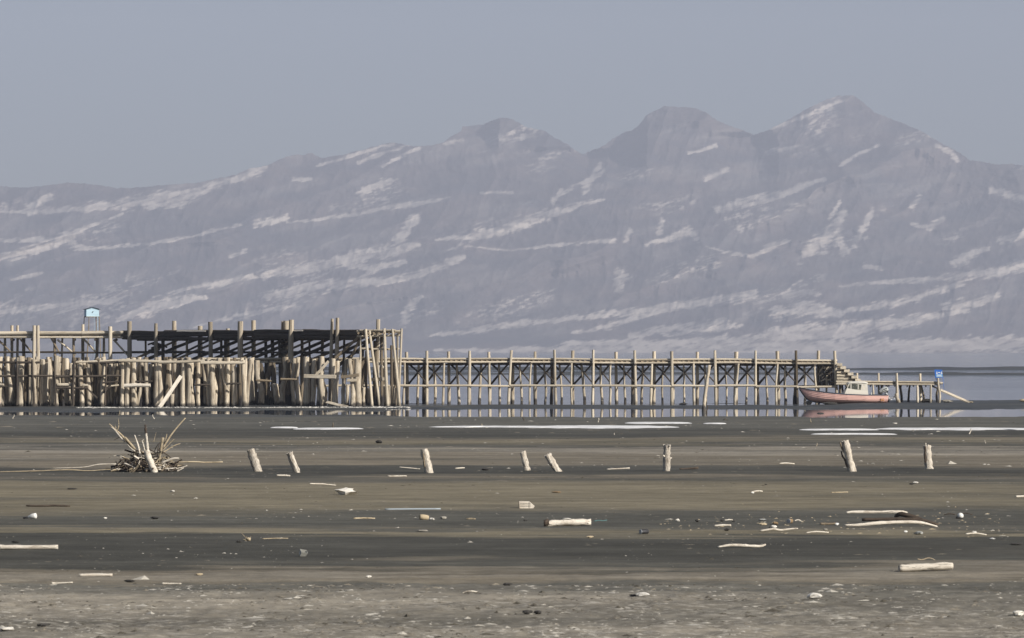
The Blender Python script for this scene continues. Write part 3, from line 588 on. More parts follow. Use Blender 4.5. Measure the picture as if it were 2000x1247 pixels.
# ------------------------------------------------------------------ long pier
pier = thing('long_pier', (P(1200, 788, 239).x, 239, 0), 'long narrow timber pier on thin posts with crossed braces, running to a stair', 'pier')
def ZP(px): return 238.0 + 2.5 * (px - 800) / 830
def PP(px, py, dz=0): return P(px, py, ZP(px) + dz)
def deck_y(px): return 699.5 + 3.2 * (px - 790) / 840 + 0.8 * math.sin(px / 60.0)
fronts = [788, 834, 867, 916, 955, 996, 1037, 1084, 1115, 1158, 1193, 1241, 1273, 1312, 1354, 1397, 1438, 1476, 1516, 1556, 1592, 1633]
tall = {834, 916, 996, 1084, 1158, 1241, 1312, 1397, 1476, 1556, 1633}
DP = 1.5
for k, fx in enumerate(fronts):
    ft = fx in tall; rx = fx - 37 + rnd.uniform(-2.5, 2.5); mx = fx - 19 + rnd.uniform(-1.5, 1.5); ln = rnd.uniform(-3, 3)
    dy = deck_y(fx)
    p1 = PP(fx + (ln if ft else 0), 685 + rnd.uniform(-1.5, 1.5) if ft else dy + 9, -0.14)
    p0 = PP(fx - ln * 1.2, 700, -0.14); p0.z = -0.35
    pole(pier, 'post', p0, p1, rnd.uniform(0.085, 0.115) if ft else rnd.uniform(0.075, 0.095), W_PALE if k != 19 else W_WET_SHADE, LOG_STRAIGHT + (LOG_CROOKED if not ft else []))
    rear_top = 686.0 + rnd.uniform(-1, 2) if ft else dy + 8
    p0 = PP(rx, 700, DP); p0.z = -0.35
    pole(pier, 'post', p0, PP(rx + rnd.uniform(-1.5, 1.5), rear_top, DP), rnd.uniform(0.10, 0.15), W_PILE if ft or rnd.random() < .4 else W_WET_SHADE)  # short rear posts: deck shade painted in by the darker wood
    p0 = PP(mx + rnd.uniform(-2, 2), 700, DP / 2); p0.z = -0.35
    pole(pier, 'post', p0, PP(mx, dy + 8, DP / 2), rnd.uniform(0.075, 0.10), W_PILE, LOG_CROOKED)
    if k > 0:
        pole(pier, 'brace', PP(rx + 2, 751, DP - .1), PP(fx - 2, dy + 10, 0.1), 0.072, W_DARK_SHADE)
        pole(pier, 'brace', PP(rx + 2, dy + 10, DP), PP(mx, 727, DP / 2 + .1), 0.07, W_DARK_SHADE)
        pole(pier, 'brace', PP(mx, 727, DP / 2 - .1), PP(fx - 1, 748, 0.12), 0.052, W_DARK_SHADE)
    pole(pier, 'cross_beam', PP(fx, dy + 10.5, -0.22), PP(rx, dy + 10.5, DP + .25), 0.075, W_DARK_SHADE)
    pole(pier, 'cross_beam', PP(fx, 754, -0.1), PP(rx, 754.5, DP + .1), 0.05, W_MID)
for a, b_ in zip([395, 520, 640, 770] + fronts[1::2], [524, 645, 775] + fronts[1::2] + [1634]):
    if b_ - a < 4: continue
    ya, yb = deck_y(max(a, 780)), deck_y(max(b_, 780))
    pole(pier, 'stringer', PP(a, ya + 1.2, 0), PP(b_ + 2, yb + 1.2, 0), 0.072, W_PALE); pole(pier, 'stringer', PP(a, ya + 7.4, 0.02), PP(b_ + 2, yb + 7.4, 0.02), 0.075, W_PALE)
    pole(pier, 'stringer', PP(a, ya + 6, DP), PP(b_ + 2, yb + 6, DP), 0.075, W_MID)
    if b_ < 1600: pole(pier, 'rail', PP(a, 753.5 + (1.5 if a > 1400 else 0), -0.28), PP(b_ + 3, 754 + (1.5 if a > 1400 else 0), -0.28), 0.078, W_PALE)
for a in range(800, 1633, 13):                       # log ends under the deck
    pole(pier, 'joist', PP(a + rnd.uniform(-3, 3), deck_y(a) + 11.5, 0.15), PP(a - 20 + rnd.uniform(-3, 3), deck_y(a) + 11.5, DP), rnd.uniform(0.05, 0.075), W_DARK_SHADE)
px = 398.0
while px < 1634:
    a = PP(px, deck_y(max(px, 780)) + 4.2, 0.03); pl_ = plank(pier, 'deck_plank', a, a + Vector((-1.0, DP + .25, 0)), 0.335, 0.08, W_MID); px += 10.1
for px in range(402, 790, 41):
    for dz in (0, DP):
        p0 = PP(px - dz * 12, 700, dz); p0.z = -.3; pole(pier, 'post', p0, PP(px - dz * 12, 705, dz), 0.1, W_WET_SHADE)
for a, b_ in zip(fronts[:-2:2], fronts[2::2]): pole(pier, 'cable', PP(a, 726.5, 0.9), PP(b_, 727 + rnd.uniform(-.6, .6), 0.9), 0.014, P_CABLE, STICK)
# boarded bay below the deck at the stair end
for k in range(8): plank(pier, 'wall_board', PP(1599 + k * 4.3, 714, DP * .75), PP(1599 + k * 4.3, 753, DP * .75), 0.14, 0.05, W_DARK_SHADE, (0, -1, 0))
for x0, y0, x1, y1 in ((1600, 727, 1608, 715), (1611, 728, 1620, 714), (1612, 742, 1622, 742), (1603, 745, 1612, 740), (1600, 735, 1607, 730)):
    plank(pier, 'brace', PP(x0, y0, 0.75), PP(x1, y1, 0.75), 0.10, 0.05, W_PALE, (0, -1, 0))
pole(pier, 'rail', PP(1556, 757, -0.28), PP(1634, 756, -0.28), 0.085, W_PALE)

# stair
ZS = 240.0
stair = thing('stair', (P(1650, 752, ZS).x, ZS, 0), 'wooden stair of stacked boards stepping down from pier end to low landing', 'stair')
ys = [712, 718.2, 724.4, 730.6, 736.8, 743]
for k, y in enumerate(ys):
    xe = 1644 + k * 7.2
    plank(stair, 'tread', P(xe - 10, y + .6, ZS - .12), P(xe + 1, y + .8, ZS - .12), 0.20, 0.17, W_PALE, (0, -1, 0.2))
    plank(stair, 'tread', P(xe - 4, y - 1, ZS - .1), P(xe - 4, y - 1, ZS + 1.4), 0.30, 0.06, W_PALE)
    if k < 5: plank(stair, 'side_board', P(1634.5, y + 9, ZS - .02), P(xe + 1.5, y + 9.2, ZS - .02), 0.155, 0.08, W_PALE, (0, -1, 0.1))
    plank(stair, 'side_board', P(1635, y + 6, ZS + 1.4), P(xe - 2, y + 6, ZS + 1.4), 0.22, 0.06, W_MID, (0, -1, 0.1))
    if k: plank(stair, 'riser', P(xe - 2, y + 4, ZS + .0), P(xe - 2, y + 4, ZS + 1.35), 0.04, 0.15, W_DARK_SHADE)

# low landing
land = thing('low_landing', (P(1740, 788, ZS).x, ZS, 0), 'low timber landing on short posts at the foot of the stair', 'landing')
def PZ(px, py, dz=0): return P(px, py, ZS + dz)
for a, b_ in ((1633, 1754), (1750, 1836)):
    pole(land, 'stringer', PZ(a, 745.5 if a < 1700 else 746), PZ(b_, 746 if a < 1700 else 747), 0.065, W_PALE); pole(land, 'stringer', PZ(a, 750.5 if a < 1700 else 751), PZ(b_, 751 if a < 1700 else 752), 0.075, W_PALE)
    pole(land, 'stringer', PZ(a, 750, 1.4), PZ(b_, 751, 1.4), 0.075, W_MID)
for px, ty, wd, dz, mt in ((1675, 729, 5, 1.4, W_PALE), (1716, 729, 4.5, 1.4, W_PALE), (1752, 729, 5.5, -.14, W_PALE), (1797, 730, 5, 1.4, W_PALE), (1834.5, 739, 5.5, -.14, W_PALE), (1705, 751, 5, 0, W_PALE), (1791, 752, 5, 0, W_PALE), (1818, 752, 4.5, 0, W_PALE),
                            (1760, 752, 6, 1.4, W_WET_SHADE), (1775, 752, 5, 1.4, W_WET_SHADE), (1718, 752, 6, 1.4, W_WET_SHADE), (1733, 752, 5.5, 1.4, W_WET_SHADE), (1802, 752, 5, 1.4, W_WET_SHADE), (1831, 752, 5, 1.4, W_WET_SHADE), (1640, 752, 6, .3, W_WET_SHADE), (1650, 752, 5, 1.4, W_WET_SHADE)):
    p0 = PZ(px + rnd.uniform(-1, 3), 760, dz); p0.z = -.3; pole(land, 'post', p0, PZ(px, ty, dz), wd / 2 / F * ZS, mt, LOG_STRAIGHT + LOG_CROOKED)
p0 = PZ(1756, 787, -.2); pole(land, 'post', p0 + Vector((0.05, 0, -.2)), PZ(1752.5, 768, -.16), 0.13, W_PALE, LOG_WORN)
pole(land, 'brace', PZ(1818, 753, 0.1), PZ(1836, 761, 0.1), 0.055, W_DARK_SHADE)
px = 1637.0
while px < 1836:
    a = PZ(px, 748.2 + (0 if px < 1750 else 1), 0.02); plank(land, 'deck_plank', a, a + Vector((-.2, 1.55, 0)), 0.335, 0.07, W_MID); px += 10.1
for a in range(1640, 1836, 12): pole(land, 'joist', PZ(a, 754.5, .1), PZ(a, 754.5, 1.5), 0.055, W_DARK_SHADE)
pole(land, 'post', PZ(1836, 748.5, -.1), PZ(1842, 748.5, -.1), 0.08, W_PALE)

# blue sign on the end post
sgn = thing('sign', PZ(1833, 739, -.05), 'small blue sign with white figures standing on the end post of the low landing', 'sign')
sz = sgn.location; u = ZS / F
def slab(parent, name, pts, y0, y1, mt):            # a flat outline given thickness
    n = len(pts); V = [(x, y0, z) for x, z in pts] + [(x, y1, z) for x, z in pts]
    Fc = [tuple(range(n)), tuple(reversed(range(n, 2 * n)))] + [(i, i + n, (i + 1) % n + n, (i + 1) % n) for i in range(n)]
    return put(name, mesh_of(name, V, Fc, mt), parent)
def sp_(x, y): return ((x - 1833) * u, (739 - y) * u)
bd = slab(sgn, 'sign_board', [sp_(1826.5, 738.5), sp_(1841.5, 737.5), sp_(1840.2, 722.6), sp_(1825.2, 722.2)], 0.0, 0.03, P_SIGN)
slab(sgn, 'lettering_panel', [sp_(1828.3, 736.6), sp_(1841.0, 736.6), sp_(1840.4, 731.4), sp_(1828.1, 731.6)], -0.008, -0.002, P_SIGN_LIGHT)
for x in (1829.9, 1839.0):
    slab(sgn, 'white_figure', [sp_(x - 1.7, 730.6), sp_(x + 1.7, 730.6), sp_(x + .6, 727.6), sp_(x + .3, 725.4), sp_(x - .3, 725.4), sp_(x - .6, 727.6)], -0.008, -0.002, P_SIGN_WHITE)
slab(sgn, 'white_figure', [sp_(1832.0, 728.6), sp_(1832.6, 727.4), sp_(1834.4, 727.0), sp_(1836.4, 728.0), sp_(1836.8, 729.4), sp_(1835.2, 729.0), sp_(1833.4, 729.2)], -0.008, -0.002, P_SIGN_WHITE)
for y, a, b_ in ((732.6, 1829, 1839.5), (734.2, 1829.2, 1838.6), (735.8, 1829, 1840.2)):
    slab(sgn, 'lettering_line', [sp_(a, y + .35), sp_(b_, y + .35), sp_(b_, y - .35), sp_(a, y - .35)], -0.014, -0.009, P_SIGN_WHITE)
pole(sgn, 'pole', PZ(1841.5, 737, .05), PZ(1845.2, 763, .0), 0.02, P_SIGN, STICK); pole(sgn, 'pole', PZ(1827.5, 737, .05), PZ(1829.5, 750, .0), 0.018, P_SIGN, STICK)

b0 = PZ(1893, 787, .2); t_ = thing('plank', (b0.x, b0.y, 0), 'long plank sloping from the end of the low landing down to the mud', 'plank'); plank(t_, 'board', PZ(1836.5, 762, .1), PZ(1893.5, 787, .2), 0.34, 0.10, W_PALE, (0, -0.35, 0.94))

# ------------------------------------------------------------------ leaning post in the shallows
zl = 211.0; b0 = P(1374, 804, zl); lp = thing('leaning_post', (b0.x, b0.y, 0), 'lone tall pole leaning in the shallows in front of the long pier', 'post')
pole(lp, 'shaft', Vector((b0.x, zl, -0.4)), P(1382, 713, zl), 0.125, W_PILE, LOG_CROOKED)

# ------------------------------------------------------------------ boat
BX0 = P(1562, 787, 238); boat = thing('fishing_boat', (BX0.x, 238.0, 0.0), 'faded pink wooden boat with white cabin and tilted outboard motor, aground beside the pier', 'boat')
boat.location.z = 0.0
LB = 5.70
def itp(t_, tab): return float(np.interp(t_, [a for a, _ in tab], [b for _, b in tab]))
SHEER = [(0, 1.06), (.05, 1.0), (.12, .92), (.25, .80), (.4, .70), (.55, .63), (.75, .585), (1, .58)]
KEEL = [(0, 1.0), (.03, .74), (.06, .50), (.09, .31), (.13, .20), (.2, .11), (.3, .05), (.5, 0.0), (1, -.03)]
BEAM = [(0, .03), (.05, .20), (.12, .42), (.25, .70), (.4, .88), (.55, .95), (.75, .95), (1, .80)]
def hull_pt(t_, s, side, off=0.0):
    zk, zs, hb = itp(t_, KEEL), itp(t_, SHEER), itp(t_, BEAM)
    y = (hb * (1 - (1 - s) ** 5.5) + off) * side; rake = 0.10 * t_ ** 6 * s
    return Vector((t_ * LB + rake, y, zk + (zs - zk) * s ** 1.15))
TS = [0.0, .02, .04, .07, .1, .14, .18, .23, .28, .34, .4, .47, .54, .61, .68, .75, .82, .88, .94, 1.0]
NS = 7
for side in (-1, 1):
    for k in range(NS):
        s0, s1 = (k / NS) ** 0.9, ((k + 1) / NS) ** 0.9
        rings = [[hull_pt(t_, max(s0 - .012, 0), side, .020), hull_pt(t_, s1, side, .000), hull_pt(t_, s1, side, -.014), hull_pt(t_, max(s0 - .012, 0), side, .004)] for t_ in TS]
        V, Fc = loft(rings); put('strake', mesh_of('strake', V, Fc, P_PINK), boat)
    rings = []
    for t_ in TS:
        c = hull_pt(t_, 1, side, -.005); rings.append([c + Vector((0, dy, dz)) for dy, dz in ((-.035, -.03), (.035, -.03), (.035, .03), (-.035, .03))])
    V, Fc = loft(rings); put('gunwale', mesh_of('gunwale', V, Fc, P_NAVY), boat)
rings = []
for t_ in (0.0, .03, .06, .09, .13, .2, .3, .5, .75, 1.0):
    c = hull_pt(t_, 0, 1); rings.append([c + Vector((-.05, -.035, -.05)), c + Vector((-.05, .035, -.05)), c + Vector((.05, .035, .02)), c + Vector((.05, -.035, .02))])
V, Fc = loft([[hull_pt(0, 1, 1) + Vector(d) for d in ((-.06, -.07, .05), (-.06, .03, .05), (.04, .03, .05), (.04, -.07, .05))]] + rings); put('keel', mesh_of('keel', V, Fc, P_NAVY), boat)
tr = [hull_pt(1, s, -1) for s in (1, .8, .6, .4, .2, .05)] + [hull_pt(1, s, 1) for s in (.05, .2, .4, .6, .8, 1)]
V = [p + Vector((-.03, 0, 0)) for p in tr] + [p + Vector((.02, 0, 0)) for p in tr]; n = len(tr)
put('transom', mesh_of('transom', V, [tuple(range(n)), tuple(reversed(range(n, 2 * n)))] + [(i, i + n, (i + 1) % n + n, (i + 1) % n) for i in range(n)], P_PINK), boat)
rings = [[hull_pt(t_, .93, -1, -.03), hull_pt(t_, .93, 1, -.03), hull_pt(t_, .89, 1, -.03), hull_pt(t_, .89, -1, -.03)] for t_ in TS if .02 <= t_ <= .5]
V, Fc = loft(rings); put('foredeck', mesh_of('foredeck', V, Fc, P_WHITE), boat)
rings = [[hull_pt(t_, .35, -1, -.04), hull_pt(t_, .35, 1, -.04), hull_pt(t_, .31, 1, -.04), hull_pt(t_, .31, -1, -.04)] for t_ in TS if .47 <= t_ <= 1]
V, Fc = loft(rings); put('floor', mesh_of('floor', V, Fc, W_MID), boat)
slab(boat, 'painted_number', [(5.26, .22), (5.33, .17), (5.40, .24), (5.50, .15), (5.55, .21), (5.46, .30), (5.50, .38), (5.38, .33), (5.28, .37), (5.31, .29)], -0.895, -0.87, P_ORANGE)
# cabin
def frame(parent, name, outer, inner, y0, y1, mt):
    n = len(outer); V = [(x, y0, z) for x, z in outer] + [(x, y0, z) for x, z in inner] + [(x, y1, z) for x, z in outer] + [(x, y1, z) for x, z in inner]
    Fc = []
    for i in range(n):
        k = (i + 1) % n
        Fc += [(i, k, n + k, n + i), (2 * n + k, 2 * n + i, 3 * n + i, 3 * n + k), (i, 2 * n + i, 2 * n + k, k), (n + k, 3 * n + k, 3 * n + i, n + i)]
    return put(name, mesh_of(name, V, Fc, mt), parent)
def cx(px): return (px - 1562) / F * 238
def cz(py): return H + (HY - py) / F * 238
CW = 0.66
for y0, y1 in ((-CW, -CW + .045), (CW - .045, CW)):
    a = frame(boat, 'cabin_side', [(cx(1646), .52), (cx(1667), .50), (cx(1682.5), .48), (cx(1682.5), cz(747.5)), (cx(1667), cz(747.3)), (cx(1656.5), cz(748.5))],
              [(cx(1653.2), cz(758.5)), (cx(1668), cz(761)), (cx(1679.5), cz(762)), (cx(1681), cz(751.5)), (cx(1667), cz(749.8)), (cx(1657.6), cz(750.2))], y0, y1, P_WHITE)
    for x_ in (1659.5, 1673.5): slab(a, 'window_bar', [(cx(x_), cz(761)), (cx(x_ + 1.6), cz(761)), (cx(x_ + 1.6), cz(749.8)), (cx(x_), cz(749.8))], y0 + .01, y1 - .01, P_WHITE)
    slab(a, 'pane', [(cx(1653.4), cz(758.6)), (cx(1668), cz(761)), (cx(1679.6), cz(761.9)), (cx(1681), cz(751.6)), (cx(1667), cz(750)), (cx(1657.8), cz(750.4))], (y0 + y1) / 2 - .004, (y0 + y1) / 2 + .004, GLASS)
    a = frame(boat, 'cabin_side', [(cx(1682.6), .48), (cx(1694.5), .46), (cx(1692), cz(747.5)), (cx(1682.6), cz(747.4))], [(cx(1684.5), cz(760.5)), (cx(1688), cz(760.5)), (cx(1687.6), cz(751.5)), (cx(1684.5), cz(751.5))], y0 + .003, y1 + .003, P_WHITE)
def quadslab(parent, name, p, q, half, th, mt):       # sheet spanning the cabin's width between two points of its profile
    d = Vector((q[0] - p[0], 0, q[1] - p[1])).normalized(); nrm = Vector((-d.z, 0, d.x)) * th
    V = []
    for yy_ in (-half, half):
        for c in (p, q): V.append(Vector((c[0], yy_, c[1]))); V.append(Vector((c[0], yy_, c[1])) + nrm)
    return put(name, mesh_of(name, V, [(0, 2, 3, 1), (4, 5, 7, 6), (0, 1, 5, 4), (2, 6, 7, 3), (0, 4, 6, 2), (1, 3, 7, 5)], mt), parent)
quadslab(boat, 'cabin_front', (cx(1646.3), .54), (cx(1652), .96), CW - .05, .035, P_WHITE); quadslab(boat, 'windscreen', (cx(1652.1), .965), (cx(1656.3), 1.36), CW - .06, .012, GLASS)
rings = []
for x_, z_, hw in ((1654.5, 749.6, .62), (1656, 747.9, .68), (1660, 746.9, .70), (1675, 746.3, .71), (1688, 746.9, .70), (1693.5, 748.2, .67)):
    c = Vector((cx(x_), 0, cz(z_))); rings.append([c + Vector((0, -hw, -.05)), c + Vector((0, -hw + .06, .0)), c + Vector((0, 0, .05)), c + Vector((0, hw - .06, .0)), c + Vector((0, hw, -.05)), c + Vector((0, 0, -.03))])
V, Fc = loft(rings); put('cabin_roof', mesh_of('cabin_roof', V, Fc, P_WHITE), boat)
quadslab(boat, 'seat', (cx(1666), .62), (cx(1677), .62), .5, .06, W_MID); quadslab(boat, 'seat_back', (cx(1676.5), .64), (cx(1677.5), 1.1), .45, .05, P_TANB)
# outboard motor tilted up over the stern
def mrot(o, ang, c): o.matrix_local = Matrix.Translation(c) @ Matrix.Rotation(ang, 4, 'Y')
mc = Vector((cx(1726), 0, cz(763)))
rings = []
for x_, hz_, hy_, oz in ((-.31, .06, .08, -.02), (-.27, .13, .15, 0), (-.1, .165, .19, .01), (.1, .17, .19, .02), (.25, .16, .17, .02), (.30, .10, .12, .0)):
    rings.append([Vector((x_, hy_ * cc, oz + hz_ * ss)) for cc, ss in ((-1, -.7), (-1, .55), (-.65, 1), (.65, 1), (1, .55), (1, -.7), (.7, -1), (-.7, -1))])
V, Fc = loft(rings); cw = put('motor_cowl', mesh_of('motor_cowl', V, Fc, P_GREY), boat); mrot(cw, R(-24), mc)
for z_, a, b_ in ((-.045, -.22, .18), (.06, -.10, .24)):
    slab(cw, 'stripe', [(a, z_ - .026), (b_, z_ - .026), (b_, z_ + .026), (a, z_ + .026)], -.198, -.18, P_DARK)
slab(cw, 'stripe', [(-.28, -.15), (.27, -.15), (.27, -.115), (-.28, -.115)], -.175, -.14, P_DARK)
lg = [Vector((cx(1729.5), 0, cz(768))), Vector((cx(1733), 0, cz(774))), Vector((cx(1737), 0, cz(779.5))), Vector((cx(1741), 0, cz(782)))]
rings = []
for c, hx, hy_ in zip(lg, (.10, .09, .085, .06), (.09, .06, .05, .04)):
    rings.append([c + Vector((hx, -hy_ * .3, .04)), c + Vector((0, -hy_, 0)), c + Vector((-hx, -hy_ * .3, -.04)), c + Vector((-hx, hy_ * .3, -.04)), c + Vector((0, hy_, 0)), c + Vector((hx, hy_ * .3, .04))])
V, Fc = loft(rings); put('motor_leg', mesh_of('motor_leg', V, Fc, P_STEEL), boat)
rings = []
for x_, r_ in ((1735.5, .03), (1738, .065), (1742, .07), (1746, .05), (1748, .02)):
    c = Vector((cx(x_), 0, cz(780 - (x_ - 1736) * .36))); rings.append([c + Vector((0, r_ * math.cos(a), r_ * math.sin(a))) for a in np.linspace(0, 2 * math.pi, 9)[:-1]])
V, Fc = loft(rings); put('gearcase', mesh_of('gearcase', V, Fc, P_STEEL), boat)
quadslab(boat, 'cavitation_plate', (cx(1735), cz(775.5)), (cx(1745.5), cz(773.5)), .10, .02, P_STEEL)
for k in range(3):
    a = k * 2.094 + .4; c = Vector((cx(1747), 0, cz(776.3))); d = Vector((.0, math.cos(a), math.sin(a))); s_ = Vector((.05, -math.sin(a) * .06, math.cos(a) * .06))
    V = [c, c + d * .09 + s_, c + d * .15, c + d * .09 - s_, c + Vector((.012, 0, 0)), c + d * .09 + s_ + Vector((.012, 0, 0)), c + d * .15 + Vector((.012, 0, 0)), c + d * .09 - s_ + Vector((.012, 0, 0))]
    put('propeller_blade', mesh_of('propeller_blade', V, [(0, 1, 2, 3), (7, 6, 5, 4), (0, 4, 5, 1), (1, 5, 6, 2), (2, 6, 7, 3), (3, 7, 4, 0)], P_STEEL), boat)
slab(boat, 'motor_clamp', [(cx(1727), cz(771)), (cx(1732), cz(770)), (cx(1732.5), cz(777)), (cx(1730), cz(778))], -.12, .12, P_DARK)
slab(boat, 'cleat', [(cx(1699), .57), (cx(1700.5), .57), (cx(1700.5), .75), (cx(1699), .75)], -.86, -.80, P_WHITE)

# ------------------------------------------------------------------ blue lookout tower behind the platform
ZT = 420.0; ut = ZT / F; c0 = P(181, 744, ZT)
tw = thing('lookout_tower', (c0.x, ZT, 0), 'small light blue gabled cabin on tall thin legs behind the timber platform', 'tower')
fl, tp = H + (HY - 618.5) * ut, H + (HY - 604.5) * ut; hw, dp = 12.4 * ut, 1.5
o_ = tw.location
def box_part(name, x0, x1, y0, y1, z0, z1, mt, parent=tw):
    V, Fc = box_vf(x0, x1, y0, y1, z0, z1); return put(name, mesh_of(name, V, Fc, mt), parent)
slab(tw, 'wall', [(-hw, fl), (hw, fl), (hw, tp), (0, tp + .20), (-hw, tp)], -.03, .03, P_BLUE); slab(tw, 'wall', [(-hw, fl), (hw, fl), (hw, tp), (0, tp + .20), (-hw, tp)], dp - .03, dp + .03, P_BLUE)
box_part('wall', -hw, -hw + .05, .033, dp - .033, fl, tp, P_BLUE); box_part('wall', hw - .05, hw, .033, dp - .033, fl, tp, P_BLUE)
box_part('floor', -hw - .05, hw + .05, -.1, dp + .1, fl - .09, fl - .003, W_MID)
for sgn_ in (-1, 1):
    slab(tw, 'roof_panel', [(sgn_ * (hw + .16), tp - .02), (0, tp + .235), (0, tp + .275), (sgn_ * (hw + .16), tp + .02)][::sgn_], -.18, dp + .18, P_NAVY)
slab(tw, 'window_slot', [(-.12, fl + .42), (-.02, fl + .40), (.10, fl + .60), (.02, fl + .63)], -.045, -.033, P_DARK)
for sx_, sy_ in ((-1, 0), (1, 0), (-1, 1), (1, 1)):
    pole(tw, 'leg', o_ + Vector((sx_ * hw * 1.25, sy_ * dp * 1.15 - .1, -.4)), o_ + Vector((sx_ * hw * .78, sy_ * dp, fl - .09)), .085, W_MID, STICK)
for zz in (2.2, 4.4): 
    pole(tw, 'brace', o_ + Vector((-hw * 1.1, -.05, zz)), o_ + Vector((hw * .85, -.0, zz + 1.9)), .025, P_STEEL, STICK); pole(tw, 'brace', o_ + Vector((-hw * 1.1, -.05, zz)), o_ + Vector((hw * 1.1, -.0, zz)), .025, P_STEEL, STICK)
for x_ in (.22, .58): pole(tw, 'ladder_rail', o_ + Vector((x_ + .05, -.55, -.3)), o_ + Vector((x_, -.12, fl)), .03, P_BLUE, STICK)
for k in range(16): pole(tw, 'ladder_rung', o_ + Vector((.26, -.55 + k * .026, .3 + k * .42)), o_ + Vector((.60, -.55 + k * .026, .3 + k * .42)), .016, P_STEEL, STICK)
tw.rotation_euler = (0, 0, R(16))

# ------------------------------------------------------------------ snow lying on the mud
m, nt, b = mat('old_snow'); SNOW = m
tc = N(nt, 'ShaderNodeTexCoord'); n1 = noise_n(nt, tc.outputs['Object'], (1.5, 2.5, 4), 5, 0.6)
L(nt, mix_n(nt, ramp_n(nt, n1, [(0.3, 0.0), (0.6, 1.0)]), (0.52, 0.51, 0.50), (0.76, 0.755, 0.75)), b.inputs['Base Color']); b.inputs['Roughness'].default_value = 0.8
L(nt, bump_n(nt, n1, .3, .05), b.inputs['Normal'])
def snow_patch(x0, x1, y, th, label, seed, prof=None):
    th *= 0.78
    Zc = Zg(y); ry = th * Zc * Zc / (F * H) * 0.5; xc = ((x0 + x1) / 2 - 1000) / F * Zc; rxx = (x1 - x0) / 2 / F * Zc
    na, nr = 90, 5; V = []; Fc = []
    a = np.linspace(0, 2 * np.pi, na, endpoint=False)
    u_ = np.cos(a); base = np.sqrt(np.clip(1 - u_ ** 2, 0, 1)) ** 0.8 * np.sign(np.sin(a))
    wv = 1 + 0.75 * fbm(u_ * rxx / 1.3 + seed * 7, np.sign(np.sin(a)) * 3.1 + seed, 300 + seed, 4)
    for k in range(nr):
        f = 1 - k / (nr - 0.4); 
        for j in range(na):
            x = xc + u_[j] * rxx * (0.35 + 0.65 * f if k else 1); yv = Zc + base[j] * wv[j] * ry * f
            V.append((x, yv, gz(x, yv) - 0.01 + 0.06 * math.sqrt(1 - f * f) + (0.0 if k else -.01)))
    for k in range(nr - 1):
        for j in range(na): Fc.append((k * na + j, k * na + (j + 1) % na, (k + 1) * na + (j + 1) % na, (k + 1) * na + j))
    Fc.append(tuple(range((nr - 1) * na, nr * na)))
    V = [(a_ - xc, b__ - Zc, c_) for a_, b__, c_ in V]
    o = put('snow_patch', mesh_of('snow_patch', V, Fc, SNOW, True)); o.location = (xc, Zc, 0)
    return tag(o, label, 'snow patch', 'patches of old snow on the mud')
snow_patch(828, 1160, 834.2, 2.6, 'thin western end of the longest white snow strip on the mud before the long pier', 1)
snow_patch(1015, 1335, 834.6, 6.5, 'thick middle of the longest white snow strip, below the lone leaning pole', 2)
snow_patch(1216, 1356, 826.8, 4.6, 'short white snow patch nearest the water, just behind the longest strip', 3)
snow_patch(1372, 1420, 828.0, 1.8, 'tiny sliver of snow right of the short patch nearest the water', 4)
snow_patch(568, 714, 838.2, 4.2, 'white snow patch on the mud below the tall platform', 5)
snow_patch(526, 584, 836.0, 2.2, 'thin snow sliver touching the patch below the tall platform', 6)
snow_patch(1700, 2060, 838.6, 6.0, 'broad white snow strip on the mud in front of the low landing', 7)
snow_patch(1556, 1722, 840.0, 2.8, 'narrow snow strip left of the broad one in front of the boat', 8)
snow_patch(1578, 1758, 848.6, 2.4, 'narrow snow strip nearest the camera, right behind the tallest stump', 9)

